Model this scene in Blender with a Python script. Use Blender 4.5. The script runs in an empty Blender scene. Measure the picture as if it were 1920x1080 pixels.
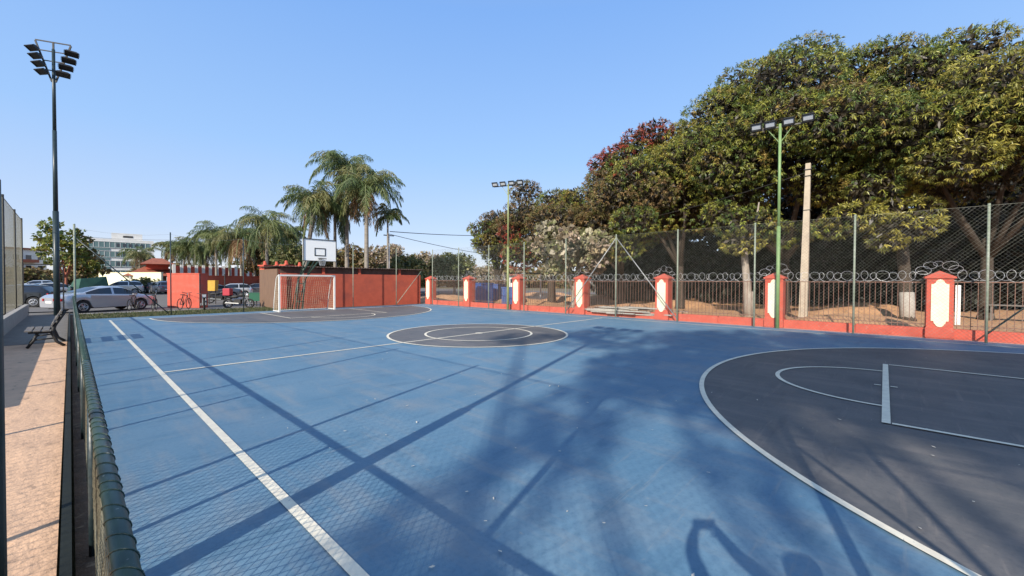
import bpy, math, random
import numpy as np
from mathutils import Vector, Matrix
R=math.radians
random.seed(7); RNG=np.random.default_rng(7)
sc=bpy.context.scene; COL=sc.collection
# ------------------------------------------------------------------ camera
F=760.58; PIT,ROL,YAW=R(.9346),R(.2342),R(47.4518); CAM=Vector((-1.167,-10.229,1.7885))
fw=Vector((math.sin(YAW)*math.cos(PIT),math.cos(YAW)*math.cos(PIT),-math.sin(PIT)))
r0=Vector((math.cos(YAW),-math.sin(YAW),0)); u0=r0.cross(fw)
rt=r0*math.cos(ROL)+u0*math.sin(ROL); up=-r0*math.sin(ROL)+u0*math.cos(ROL)
cd=bpy.data.cameras.new('camera'); cam=bpy.data.objects.new('camera',cd); COL.objects.link(cam)
cd.sensor_width=36; cd.lens=F/1920*36; cd.clip_start=.02; cd.clip_end=3000
m=Matrix((rt,up,-fw)).transposed().to_4x4(); m.translation=CAM; cam.matrix_world=m
sc.camera=cam
# ------------------------------------------------------------------ sky, sun, exposure
SAZ=R(17.2); SEL=R(28.3)
w=bpy.data.worlds.new('World'); sc.world=w; w.use_nodes=True
wn=w.node_tree; bg=wn.nodes['Background']; sky=wn.nodes.new('ShaderNodeTexSky')
sky.sky_type='NISHITA'; sky.sun_disc=False; sky.sun_elevation=SEL; sky.sun_rotation=math.atan2(-math.cos(SAZ),-math.sin(SAZ))%(2*math.pi)
sky.air_density=1.1; sky.dust_density=.6; sky.ozone_density=2.5; sky.altitude=600
tcw=wn.nodes.new('ShaderNodeTexCoord'); sxyz=wn.nodes.new('ShaderNodeSeparateXYZ'); wn.links.new(tcw.outputs['Generated'],sxyz.inputs[0])
rmp=wn.nodes.new('ShaderNodeValToRGB'); wn.links.new(sxyz.outputs[2],rmp.inputs[0]); e=rmp.color_ramp.elements
e[0].position=0; e[0].color=(3.8,3.85,4.25,1); e[1].position=.9; e[1].color=(1.5,2.1,3.3,1)
for p_,c_ in((.1,(2.7,3.35,4.6,1)),(.28,(1.8,2.95,4.9,1)),(.55,(1.15,2.3,4.7,1)),(.7,(1.5,2.3,3.9,1))): q_=e.new(p_); q_.color=c_
mxw=wn.nodes.new('ShaderNodeMix'); mxw.data_type='RGBA'; mxw.inputs[0].default_value=.85
wn.links.new(sky.outputs[0],mxw.inputs[6]); wn.links.new(rmp.outputs[0],mxw.inputs[7]); wn.links.new(mxw.outputs[2],bg.inputs[0]); bg.inputs[1].default_value=.15
ld=bpy.data.lights.new('sun','SUN'); ld.energy=4.6; ld.angle=R(.5); ld.color=(1,.91,.78)
sun=bpy.data.objects.new('sun',ld); COL.objects.link(sun)
tr=Vector((math.cos(SEL)*math.cos(SAZ),math.cos(SEL)*math.sin(SAZ),-math.sin(SEL)))
sun.rotation_euler=tr.to_track_quat('-Z','Y').to_euler(); sun.location=(-20,-20,30)
vs=sc.view_settings; vs.view_transform='Standard'; vs.look='None'; vs.gamma=1; vs.exposure=.47; vs.use_curve_mapping=False
sc.cycles.max_bounces=6; sc.cycles.transparent_max_bounces=8
# ------------------------------------------------------------------ helpers
def ray(x,y): return fw+rt*((x-960)/F)-up*((y-540)/F)
def D(x,y,d): return CAM+ray(x,y)*d                       # a point d metres deep along the view
def Gd(x,y,z=0):
    d=ray(x,y); return CAM+d*((z-CAM.z)/d.z)
def mat(name,c1,c2=None,scale=4,rough=.8,bump=0,bscale=None,metal=0,c3=None,s3=1,detail=6,coord='Object',stretch=None,spec=.5,lo=.35,hi=.65,t3=(.5,.62)):
    m=bpy.data.materials.new(name); m.use_nodes=True; n=m.node_tree; L=n.links; b=n.nodes['Principled BSDF']
    b.inputs['Roughness'].default_value=rough; b.inputs['Metallic'].default_value=metal
    b.inputs['Specular IOR Level'].default_value=spec
    b.inputs['Base Color'].default_value=(*c1,1)
    tc=n.nodes.new('ShaderNodeTexCoord'); src=tc.outputs[coord]
    if stretch:
        mp=n.nodes.new('ShaderNodeMapping'); mp.inputs['Scale'].default_value=stretch; L.new(src,mp.inputs[0]); src=mp.outputs[0]
    def noise(s,d=detail):
        t=n.nodes.new('ShaderNodeTexNoise'); t.inputs['Scale'].default_value=s; t.inputs['Detail'].default_value=d; t.inputs['Roughness'].default_value=.6; L.new(src,t.inputs['Vector']); return t.outputs['Fac']
    def ramp(f,a,b_):
        r_=n.nodes.new('ShaderNodeMapRange'); r_.inputs[1].default_value=a; r_.inputs[2].default_value=b_; L.new(f,r_.inputs[0]); return r_.outputs[0]
    if c2:
        mx=n.nodes.new('ShaderNodeMix'); mx.data_type='RGBA'; mx.inputs[6].default_value=(*c1,1); mx.inputs[7].default_value=(*c2,1)
        L.new(ramp(noise(scale),lo,hi),mx.inputs[0]); out=mx.outputs[2]
        if c3:
            m3=n.nodes.new('ShaderNodeMix'); m3.data_type='RGBA'; L.new(out,m3.inputs[6]); m3.inputs[7].default_value=(*c3,1)
            L.new(ramp(noise(s3),*t3),m3.inputs[0]); out=m3.outputs[2]
        L.new(out,b.inputs['Base Color'])
    if bump:
        bp=n.nodes.new('ShaderNodeBump'); bp.inputs['Strength'].default_value=bump; bp.inputs['Distance'].default_value=.02
        L.new(noise(bscale or scale*6,4),bp.inputs['Height']); L.new(bp.outputs[0],b.inputs['Normal'])
    return m
def leafmat(name,rough=.5,trans=.25):
    m=bpy.data.materials.new(name); m.use_nodes=True; n=m.node_tree; L=n.links; b=n.nodes['Principled BSDF']
    at=n.nodes.new('ShaderNodeAttribute'); at.attribute_name='leafcol'; b.inputs['Roughness'].default_value=rough
    L.new(at.outputs['Color'],b.inputs['Base Color'])
    t=n.nodes.new('ShaderNodeBsdfTranslucent'); L.new(at.outputs['Color'],t.inputs[0])
    mx=n.nodes.new('ShaderNodeMixShader'); mx.inputs[0].default_value=trans; L.new(b.outputs[0],mx.inputs[1]); L.new(t.outputs[0],mx.inputs[2])
    L.new(mx.outputs[0],n.nodes['Material Output'].inputs[0]); return m
class MB:
    def __init__(s): s.v=[]; s.f=[]
    def add(s,vs,fs):
        o=len(s.v); s.v.extend(tuple(v) for v in vs); s.f.extend(tuple(i+o for i in f) for f in fs); return s
    def box(s,c,d,rz=0,tilt=None):
        M=Matrix.Rotation(rz,3,'Z')
        if tilt: M=M@Matrix.Rotation(tilt[1],3,tilt[0])
        vs=[Vector(c)+M@Vector((x*d[0]/2,y*d[1]/2,z*d[2]/2)) for x in(-1,1) for y in(-1,1) for z in(-1,1)]
        return s.add(vs,[(0,1,3,2),(4,6,7,5),(0,4,5,1),(2,3,7,6),(0,2,6,4),(1,5,7,3)])
    def tube(s,p0,p1,r0,r1=None,n=8,cap=True):
        r1=r0 if r1 is None else r1; p0=Vector(p0); p1=Vector(p1); z=(p1-p0).normalized()
        a=z.orthogonal().normalized(); b=z.cross(a); vs=[]
        for p,r in((p0,r0),(p1,r1)):
            for i in range(n):
                t=2*math.pi*i/n; vs.append(p+a*(r*math.cos(t))+b*(r*math.sin(t)))
        fs=[(i,(i+1)%n,n+(i+1)%n,n+i) for i in range(n)]
        if cap: fs+=[tuple(range(n))[::-1],tuple(range(n,2*n))]
        return s.add(vs,fs)
    def path(s,pts,r,n=6,closed=False):
        pts=[Vector(p) for p in pts]; N=len(pts); rs=r if isinstance(r,(list,tuple)) else [r]*N; vs=[]; a=None
        for i,p in enumerate(pts):
            q0=pts[(i-1)%N] if closed or i>0 else p; q1=pts[(i+1)%N] if closed or i<N-1 else p
            z=(q1-q0).normalized(); a=z.orthogonal().normalized() if a is None else (a-z*a.dot(z)).normalized(); b=z.cross(a)
            for k in range(n):
                t=2*math.pi*k/n; vs.append(p+a*(rs[i]*math.cos(t))+b*(rs[i]*math.sin(t)))
        fs=[]
        for i in range(N if closed else N-1):
            j=(i+1)%N
            for k in range(n): fs.append((i*n+k,i*n+(k+1)%n,j*n+(k+1)%n,j*n+k))
        if not closed: fs+=[tuple(range(n))[::-1],tuple(range((N-1)*n,N*n))]
        return s.add(vs,fs)
    def prism(s,pts,fn,t0,t1):                         # outline pts (a,b) pushed from t0 to t1 by fn(a,b,t)
        n=len(pts); vs=[fn(a,b,t0) for a,b in pts]+[fn(a,b,t1) for a,b in pts]
        return s.add(vs,[tuple(range(n)),tuple(range(n,2*n))[::-1]]+[(i,n+i,n+(i+1)%n,(i+1)%n) for i in range(n)])
    def build(s,name,m,parent=None,smooth=False,loc=None,bevel=0):
        me=bpy.data.meshes.new(name); me.from_pydata(s.v,[],s.f); me.validate()
        if bevel or not smooth:
            import bmesh
            bm=bmesh.new(); bm.from_mesh(me); bmesh.ops.recalc_face_normals(bm,faces=bm.faces)
            bm.to_mesh(me); bm.free()
        if m: me.materials.append(m)
        o=bpy.data.objects.new(name,me); COL.objects.link(o)
        if smooth: me.polygons.foreach_set('use_smooth',[True]*len(me.polygons))
        if bevel:
            b=o.modifiers.new('bevel','BEVEL'); b.width=bevel; b.segments=2; b.limit_method='ANGLE'
        if parent: o.parent=parent
        if loc is not None: o.location=loc
        return o
def tag(o,label,cat,group=None,kind=None):
    if label: o['label']=label
    if cat: o['category']=cat
    if group: o['group']=group
    if kind: o['kind']=kind
    return o
def thing(name,label,cat,loc=(0,0,0),rz=0,group=None):
    o=bpy.data.objects.new(name,None); COL.objects.link(o); o.location=loc; o.rotation_euler=(0,0,rz); o.empty_display_size=.2
    return tag(o,label,cat,group)
def struct(name,mb,m,**k): return tag(mb.build(name,m,**k),None,None,kind='structure')
def dup(root,loc,rz,label,group=None,name=None,scale=None):
    r=root.copy(); COL.objects.link(r); r.location=loc; r.rotation_euler=(0,0,rz); r['label']=label
    if group: r['group']=group
    if scale: r.scale=(scale,)*3
    for ch in list(root.children):
        c=ch.copy(); COL.objects.link(c); c.parent=r
        for g in ch.children:
            d=g.copy(); COL.objects.link(d); d.parent=c
    return r
def sheet(x0,y0,x1,y1,z): return MB().add([(x0,y0,z),(x1,y0,z),(x1,y1,z),(x0,y1,z)],[(0,1,2,3)])
# ------------------------------------------------------------------ materials
M={}
def courtmat(name,c1,c2,dust,dark,rough=.6):
    m=mat(name,c1,c2,scale=.9,rough=rough,bump=.06,bscale=110,spec=.35,c3=dust,s3=.5,t3=(.56,.85))
    n=m.node_tree; L=n.links; b=n.nodes['Principled BSDF']; src=b.inputs['Base Color'].links[0].from_socket
    tc=n.nodes.new('ShaderNodeTexCoord')
    def layer(src,scale,st,col,lo,hi,amt,det=8,rg=.7):
        mp=n.nodes.new('ShaderNodeMapping'); mp.inputs['Scale'].default_value=st; mp.inputs['Rotation'].default_value=(0,0,.5*scale); L.new(tc.outputs['Object'],mp.inputs[0])
        t=n.nodes.new('ShaderNodeTexNoise'); t.inputs['Scale'].default_value=scale; t.inputs['Detail'].default_value=det; t.inputs['Roughness'].default_value=rg; L.new(mp.outputs[0],t.inputs['Vector'])
        r_=n.nodes.new('ShaderNodeMapRange'); r_.inputs[1].default_value=lo; r_.inputs[2].default_value=hi; r_.inputs[4].default_value=amt; L.new(t.outputs['Fac'],r_.inputs[0])
        mx=n.nodes.new('ShaderNodeMix'); mx.data_type='RGBA'; L.new(r_.outputs[0],mx.inputs[0]); L.new(src,mx.inputs[6]); mx.inputs[7].default_value=(*col,1); return mx.outputs[2]
    src=layer(src,26,(1,1,1),dark,.48,.7,.4); src=layer(src,2.2,(1,.18,1),dust,.5,.75,.7); src=layer(src,3.1,(.2,1,1),dark,.54,.72,.55); src=layer(src,5,(.12,1.6,1),dust,.58,.66,.4)
    src=layer(src,9,(1,1,1),dust,.63,.7,.6); src=layer(src,1.3,(1,1,1),dark,.54,.75,.55); src=layer(src,60,(1,1,1),dust,.66,.7,.7)
    L.new(src,b.inputs['Base Color']); return m
M['blue']=courtmat('court_blue',(.105,.215,.315),(.145,.25,.34),(.27,.29,.3),(.05,.125,.2))
M['grey']=courtmat('court_grey',(.11,.112,.114),(.148,.143,.14),(.23,.2,.18),(.06,.065,.075))
M['line']=mat('line_paint',(.86,.79,.62),(.7,.63,.5),scale=7,rough=.6,lo=.4,hi=.75,c3=(.3,.34,.38),s3=24,t3=(.64,.7),detail=8)
M['walk']=mat('walk_concrete',(.74,.475,.3),(.62,.4,.26),scale=3.5,rough=.9,bump=.8,bscale=9,c3=(.3,.2,.14),s3=7,t3=(.6,.72),stretch=(1,.55,1))
M['walkfar']=mat('walk_grey',(.15,.135,.12),(.2,.18,.155),scale=3,rough=.9,bump=.3,bscale=30)
M['soil']=mat('soil',(.6,.34,.18),(.48,.26,.13),scale=1.3,rough=1,bump=.7,bscale=9,c3=(.2,.11,.06),s3=3.5,t3=(.55,.7))
M['litter']=mat('leaf_litter',(.16,.09,.05),(.1,.06,.035),scale=5,rough=1,bump=.9,bscale=18,c3=(.26,.17,.1),s3=12,t3=(.58,.68))
M['land']=mat('dry_land',(.2,.15,.09),(.14,.13,.06),scale=.08,rough=1)
M['asph']=mat('asphalt',(.17,.155,.14),(.13,.12,.11),scale=.7,rough=.95,bump=.2,bscale=30)
M['grass']=mat('grass_ground',(.07,.085,.03),(.13,.11,.055),scale=3,rough=1,bump=.6,bscale=30)
M['kerbc']=mat('kerb_concrete',(.42,.39,.34),(.33,.3,.26),scale=5,rough=.9,bump=.2)
M['red']=mat('red_paint',(.58,.11,.07),(.49,.09,.055),scale=3,rough=.85,bump=.35,bscale=40,c3=(.42,.13,.09),s3=2.6,t3=(.54,.7))
M['redshade']=mat('red_paint_shade',(.5,.1,.055),(.42,.085,.048),scale=2,rough=.9,bump=.2,bscale=40,c3=(.3,.07,.05),s3=.8,t3=(.5,.75))  # darker copy of the red, weaker grazing light put into the colour
M['boardw']=mat('board_white',(.96,.96,.93),rough=.5)
M['nearpole']=mat('near_pole_paint',(.008,.02,.018),(.012,.028,.025),scale=4,rough=.5)
M['redlow']=mat('red_paint_low',(.57,.11,.07),(.47,.09,.06),scale=4,rough=.85,bump=.8,bscale=25,c3=(.5,.2,.14),s3=6,t3=(.6,.75))
M['cream']=mat('cream_paint',(.86,.82,.58),(.78,.73,.5),scale=5,rough=.7,bump=.2,c3=(.55,.45,.3),s3=6,t3=(.62,.75))
M['galv']=mat('galvanised',(.42,.43,.42),(.3,.31,.3),scale=8,rough=.5,metal=.5)
M['gpost']=mat('olive_post',(.2,.24,.17),(.3,.32,.26),scale=6,rough=.6)
M['wire']=mat('fence_wire',(.24,.24,.2),(.15,.16,.12),scale=3,rough=.6,metal=.3)
M['dwire']=mat('dark_fence_wire',(.1,.1,.07),(.18,.16,.11),scale=9,rough=.6)
M['razor']=mat('razor_wire_steel',(.6,.6,.6),(.42,.42,.42),scale=20,rough=.45,metal=.3)
M['iron']=mat('iron_bars',(.16,.085,.06),(.24,.12,.08),scale=6,rough=.7)
M['dgreen']=mat('dark_green_paint',(.016,.045,.036),(.028,.06,.048),scale=12,rough=.42,c3=(.2,.22,.19),s3=38,t3=(.66,.7))
M['green']=mat('green_paint',(.17,.28,.1),(.22,.33,.14),scale=5,rough=.5)
M['ygreen']=mat('pale_green_paint',(.3,.33,.14),(.24,.28,.12),scale=5,rough=.5)
M['dpole']=mat('dark_pole_paint',(.02,.035,.04),(.03,.05,.055),scale=4,rough=.4)
M['black']=mat('black_metal',(.02,.02,.022),(.035,.033,.03),scale=8,rough=.6)
M['alu']=mat('lamp_housing',(.035,.035,.037),(.055,.055,.055),scale=8,rough=.5,metal=.4)
M['lens']=mat('lamp_glass',(.75,.78,.8),(.6,.62,.65),scale=6,rough=.12,metal=.3)
M['white']=mat('white_paint',(.8,.8,.77),(.7,.69,.65),scale=6,rough=.5)
M['conc']=mat('pole_concrete',(.5,.42,.31),(.4,.33,.25),scale=4,rough=.9,bump=.3,bscale=30)
M['bark']=mat('bark',(.075,.055,.04),(.045,.035,.027),scale=5,rough=1,bump=1,bscale=14,stretch=(1,1,.3))
M['palebark']=mat('pale_bark',(.38,.33,.27),(.25,.21,.17),scale=5,rough=1,bump=.5,bscale=20,stretch=(1,1,.4))
M['palmbark']=mat('palm_bark',(.3,.27,.23),(.21,.185,.155),scale=2,rough=1,bump=.8,bscale=8,stretch=(.3,.3,3))
M['slat']=mat('bench_wood',(.2,.18,.16),(.13,.115,.1),scale=6,rough=.7,stretch=(3,.4,3))
M['net']=mat('net_cord',(.5,.4,.28),(.42,.33,.22),scale=20,rough=.9)
M['rubber']=mat('tyre_rubber',(.02,.02,.02),rough=.85)
M['rim']=mat('alloy',(.55,.56,.58),rough=.3,metal=.8)
M['glass']=mat('car_glass',(.02,.025,.035),rough=.05,spec=.8)
M['redlens']=mat('red_lens',(.4,.01,.015),rough=.2)
M['headl']=mat('head_lens',(.6,.62,.65),rough=.1,metal=.3)
M['roofdark']=mat('corrugated_sheet',(.085,.055,.042),(.13,.09,.07),scale=3,rough=.9)
M['board']=mat('brown_board',(.2,.12,.075),(.15,.09,.06),scale=4,rough=.8,stretch=(4,4,.4))
M['tile']=mat('terracotta',(.36,.12,.07),(.25,.08,.05),scale=3,rough=.9)
M['bwall']=mat('pale_wall',(.7,.69,.66),(.62,.61,.58),scale=1,rough=.8)
M['gglass']=mat('green_glass',(.09,.16,.16),(.14,.21,.21),scale=.4,rough=.15)
M['yellow']=mat('yellow_plastic',(.7,.42,.05),(.6,.35,.05),scale=5,rough=.6)
M['bluep']=mat('blue_plastic',(.03,.09,.3),(.04,.12,.34),scale=3,rough=.5)
M['binred']=mat('red_plastic',(.45,.03,.05),rough=.5)
M['bing']=mat('green_plastic',(.02,.12,.07),rough=.5)
M['tarp']=mat('green_tarp',(.02,.07,.05),(.03,.1,.07),scale=2,rough=.7,bump=.5,bscale=3)
M['skin']=mat('skin',(.45,.27,.19),rough=.6); M['shirt']=mat('shirt',(.1,.12,.2),rough=.9)
M['leaf']=leafmat('mango_leaf',.45,.22); M['palm']=leafmat('palm_leaf',.5,.3); M['bush']=leafmat('bush_leaf',.6,.25)
# ------------------------------------------------------------------ ground
def ringsheet(x0,y0,x1,y1,z,m,name): return struct(name,sheet(x0,y0,x1,y1,z),M[m])
ringsheet(-900,-900,900,900,-.12,'land','ground')
ringsheet(-60,21.3,60,75,-.06,'asph','parking_ground')
mb=MB()                                                     # bare soil beyond the fence, gently heaped
nx,ny=60,70; g=[]
for i in range(nx+1):
    for j in range(ny+1):
        x=18.2+ i*.42; y=-26+j*.78
        z=-.02+.0*x + .5*max(0,math.sin(x*.9+y*.55))*max(0,math.sin(y*.62+1))*min(1,(x-18.2)/1.5)+.03*random.random()*min(1,(x-18.2))
        g.append((x,y,z))
for i in range(nx):
    for j in range(ny):
        a=i*(ny+1)+j; mb.f.append((a,a+ny+1,a+ny+2,a+1))
mb.v=g; struct('soil_ground',mb,M['soil'],smooth=True)
ringsheet(-.98,-19,17.62,16.3,0,'blue','court_surface')
ringsheet(-2.6,-19,-1.24,7.2,-.01,'walk','footpath')
ringsheet(-2.6,7.2,-1.24,21.2,-.006,'walkfar','footpath_far')  # far stretch of the footpath, darker grey than the near one
ringsheet(-1.16,-19,-.98,21.2,-.03,'litter','soil_strip')
ringsheet(17.62,-19,18.2,16.3,-.02,'kerbc','edge_strip')
struct('kerb',MB().box((-1.2,1.1,.02),(.05,40.2,.14)),mat('kerb_paint',(.004,.008,.006),(.009,.014,.01),scale=6,rough=.8))
ringsheet(-.98,16.3,8.4,20.4,-.02,'grass','grass_strip')
ringsheet(8.4,16.3,18.2,19.2,-.025,'litter','dirt_strip')
ringsheet(-60,20.4,8.4,21.3,-.01,'kerbc','parking_edge')
ringsheet(-60,20.9,-2.9,21.0,.0,'kerbc','parking_line')
# grey zones and white lines
CX=8.31; HL=14.81; W=16.6; LW=.075; RY=14.6
def disc(cx,cy,r,z,a0=0,a1=2*math.pi,n=96):
    vs=[(cx+r*math.cos(a0+(a1-a0)*i/n),cy+r*math.sin(a0+(a1-a0)*i/n),z) for i in range(n+1)]
    return MB().add(vs,[tuple(range(n+1))] if a1-a0<6.2 else [tuple(range(n))])
struct('centre_zone',disc(CX,0,3,.004),M['grey'])
def dzone(s):
    a=math.asin((HL-RY)/7.); vs=[]
    for i in range(97):
        t=(-a)+(math.pi+2*a)*i/96; vs.append((CX+7*math.cos(t),s*(RY-7*math.sin(t)),.004))
    return MB().add(vs,[tuple(range(97))])
struct('far_goal_zone',dzone(1),M['grey']); struct('near_goal_zone',dzone(-1),M['grey'])
def arc(mb,cx,cy,r,z,a0=0,a1=2*math.pi,n=96,lw=LW):
    vs=[]
    for i in range(n+1):
        t=a0+(a1-a0)*i/n
        for q in(r-lw/2,r+lw/2): vs.append((cx+q*math.cos(t),cy+q*math.sin(t),z))
    mb.add(vs,[(2*i,2*i+1,2*i+3,2*i+2) for i in range(n)])
def seg(mb,x0,y0,x1,y1,z,lw=LW):
    d=Vector((x1-x0,y1-y0,0)).normalized(); n=Vector((-d.y,d.x,0))*lw/2
    mb.add([Vector((x0,y0,z))-n,Vector((x1,y1,z))-n,Vector((x1,y1,z))+n,Vector((x0,y0,z))+n],[(0,1,2,3)])
mb=MB(); seg(mb,0,-HL-.04,0,HL+.04,.008,.08); seg(mb,W,-HL-.04,W,HL+.04,.008); struct('sidelines',mb,M['line'])
mb=MB(); seg(mb,.05,HL,W-.045,HL,.0085); seg(mb,.05,-HL,W-.045,-HL,.0085); seg(mb,.05,0,W-.045,0,.0085); struct('cross_lines',mb,M['line'])
mb=MB(); arc(mb,CX,0,3,.0125); arc(mb,CX,0,1.8,.0125); mb.add(disc(CX,0,.13,.0125,n=24).v[:24],[tuple(range(24))]); struct('centre_circles',mb,M['line'])
mb=MB()
for s in(1,-1):
    a=math.asin((HL-RY)/7.)
    A0,A1=(math.pi-a,2*math.pi+a) if s>0 else (-a,math.pi+a)
    arc(mb,CX,s*RY,7,.0165,A0,A1)
struct('goal_zone_arcs',mb,M['line'])
mb=MB()
for s in(1,-1):
    fy=s*10.27
    seg(mb,CX-2.52,fy,CX+2.52,fy,.0205,.085)
    for k in(-1,1): seg(mb,CX+k*2.49,fy+s*.055,CX+k*2.49,s*(HL-.05),.0205,.07)
    arc(mb,CX,fy,1.56,.0165,math.pi*(0 if s<0 else 1),math.pi*(1 if s<0 else 2),48,.07)
    seg(mb,CX,fy-.15,CX,fy-.06,.0205,.05); seg(mb,CX,fy+.06,CX,fy+.15,.0205,.05)
struct('lane_lines',mb,M['line'])
# grass tufts on the strip beyond the far line
def blades(n,xr,yr,h,cols,name,label):
    P=np.stack([RNG.uniform(*xr,n),RNG.uniform(*yr,n),np.full(n,-.03)],1); a=RNG.uniform(0,6.28,n); hh=h*RNG.uniform(.4,1.2,n)
    sd=np.stack([np.cos(a),np.sin(a),0*a],1)*.018; tp=P+np.stack([RNG.normal(0,.03,n),RNG.normal(0,.03,n),hh],1)
    V=np.stack([P-sd,P+sd,tp],1).reshape(-1,3); return leafmesh(name,V,3,cols[RNG.integers(0,len(cols),n)]*RNG.uniform(.7,1.2,(n,1)),M['bush'])
def leafmesh(name,V,k,fc,m,parent=None):
    nf=len(V)//k; me=bpy.data.meshes.new(name); me.vertices.add(len(V)); me.vertices.foreach_set('co',V.astype(np.float32).ravel())
    me.loops.add(len(V)); me.loops.foreach_set('vertex_index',np.arange(len(V),dtype=np.int32))
    me.polygons.add(nf); me.polygons.foreach_set('loop_start',(np.arange(nf)*k).astype(np.int32))
    me.update(calc_edges=True)
    at=me.attributes.new('leafcol','FLOAT_COLOR','POINT'); c=np.ones((len(V),4),np.float32); c[:,:3]=np.repeat(fc,k,0); at.data.foreach_set('color',c.ravel())
    me.materials.append(m); o=bpy.data.objects.new(name,me); COL.objects.link(o)
    if parent: o.parent=parent
    return o
tag(blades(9000,(-.95,8.3),(16.3,20.4),.09,np.array([(.09,.12,.04),(.16,.14,.07),(.06,.09,.03)]),'grass',None),'short patchy green grass in a strip beyond the far end line of the blue court','grass',kind='stuff')
# ------------------------------------------------------------------ chain link
def wires(L,z0,z1,sp,r,fn,mbs=None,jit=0):
    mb=mbs or MB(); H=z1-z0; st=sp*math.sqrt(2)
    for dr in(1,-1):
        k=-int(H/st)-1
        while k*st<L:
            a0=k*st; lo=max(0,-a0); hi=min(H,L-a0)
            if hi-lo>.02:
                p=[(a0+lo,lo),(a0+hi,hi)]
                if dr<0: p=[(L-a,b) for a,b in p]
                mb.tube(fn(p[0][0],z0+p[0][1],dr*r*.6),fn(p[1][0],z0+p[1][1],dr*r*.6),r,n=3,cap=False)
            k+=1
    return mb
# low fence on the near side (camera looks along it)
RX=-1.075; RZ=1.035
t=thing('low_fence','low dark green pipe fence with wire mesh tied along its top rail beside the footpath','fence',(RX,-11.1,0))
L0=27.6
mb=MB()
for a,b in[(0,6.1),(6.13,12.1),(12.13,18.2),(18.23,24.2),(24.23,L0)]: mb.tube((0,a,RZ),(0,b,RZ),.0275,n=24)
for y in(6.115,12.115,18.215,24.215): mb.tube((0,y-.05,RZ),(0,y+.05,RZ),.03,n=24)
mb.build('rail',M['dgreen'],t,smooth=True)
pts=[]; turns=int(L0/.112); jit=[random.uniform(-.03,.03) for _ in range(turns+2)]
for k in range(turns*14):                                   # one lacing wire wound round rail and mesh
    a=2*math.pi*k/14; q=k//14; f=(k%14)/14; y=.112*k/14+jit[q]*(1-f)+jit[q+1]*f
    pts.append((.0295*math.cos(a),y-.02*math.sin(a+.6),RZ+.0295*math.sin(a)))
MB().path(pts,.0023,4).build('lacing_wire',M['dgreen'],t,smooth=True)
for i,y in enumerate([1.8,4.7,7.6,10.5,13.4,16.3,19.2,22.1,25.0]): MB().tube((0,y,-.05),(0,y,RZ-.03),.026,n=12).build('post',M['dpole'],t,smooth=True)
mb=wires(L0,.06,RZ-.01,.05,.0028,lambda a,z,o:(o+.006*math.sin(a*3)-.02*math.sin(z*3),a,z)); mb.build('wire_mesh',mat('old_mesh_wire',(.22,.2,.14),(.1,.1,.07),scale=30,rough=.8),t)
MB().path([(-.0,i*.5,.06) for i in range(56)],.003,4).build('tension_wire',M['dwire'],t)
# tall corner posts
def braced(name,label,p,tops,z=4.25,m='gpost'):
    t=thing(name,label,'post',(p[0],p[1],0)); MB().tube((0,0,-.05),(0,0,z),.04,n=12).build('upright',M[m],t,smooth=True)
    MB().tube((0,0,z),(0,0,z+.03),.045,.02,n=12).build('cap',M[m],t)
    for (x,y,zt,zb) in tops: MB().tube((0,0,zt),(x-p[0],y-p[1],zb),.024,n=8).build('brace',M['dpole'],t,smooth=True)
    return t
braced('fence_post','tall green corner post with long diagonal brace ending the low fence far away',(-1.02,16.45),[(2.2,16.5,3.7,.1)])
braced('fence_post','tall green corner post with brace at the near end of the low fence',(-1.08,-11.15),[(1.2,-11.5,3.0,.1)])
# pipe posts at the far end with top wire
t=thing('end_fence','line of thin pipe posts carrying slack top wires behind the far goal','fence',(0,16.45,0))
xs=[2.29,5.46,8.66,11.88,15.2]
for i,x in enumerate(xs): MB().tube((x,0,-.05),(x,0,4.2),.026,n=8).build('post',M['dpole' if i<2 else 'gpost'],t,smooth=True)
mb=MB(); xx=[-1.02]+xs+[17.4]
for a,b in zip(xx,xx[1:]):
    for z in(4.1,): mb.path([(a+(b-a)*k/8,0,z-.16*math.sin(math.pi*k/8)) for k in range(9)],.004,4)
mb.build('top_wire',M['galv'],t)
MB().tube((15.2,0,.05),(17.4,0,2.55),.022,n=8).build('brace',M['gpost'],t,smooth=True)
# tall mesh fence on the right side
FX=17.4; t=thing('mesh_fence','tall chain link fence on pipe posts in front of the red pillars','fence',(FX,-18.6,0))
pys=[-18.6,-15.56]+[-12.5+3.055*k for k in range(10)]
for y in pys: MB().tube((0,y+18.6,-.05),(0,y+18.6,4.17),.033,n=10).build('post',M['gpost'],t,smooth=True)
wires(33.6,.05,4.1,.08,.0021,lambda a,z,o:(-.035+o,a,z)).build('wire_mesh',M['wire'],t)
mb=MB()
for z in(.06,2.1,4.11): mb.path([(-.035,k*.7,z-.0*k) for k in range(49)],.004,4)
mb.build('tension_wire',M['wire'],t)
for y0,y1 in((-.28,2.775),(-.28,-3.335),(-12.5,-15.56)):
    MB().tube((.0,y0+18.6,4.0 if y0>-5 else .25),(.0,y1+18.6,.12 if y0>-5 else 3.9),.024,n=8).build('brace',M['galv' if y0>-5 else 'dpole'],t,smooth=True)
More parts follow.
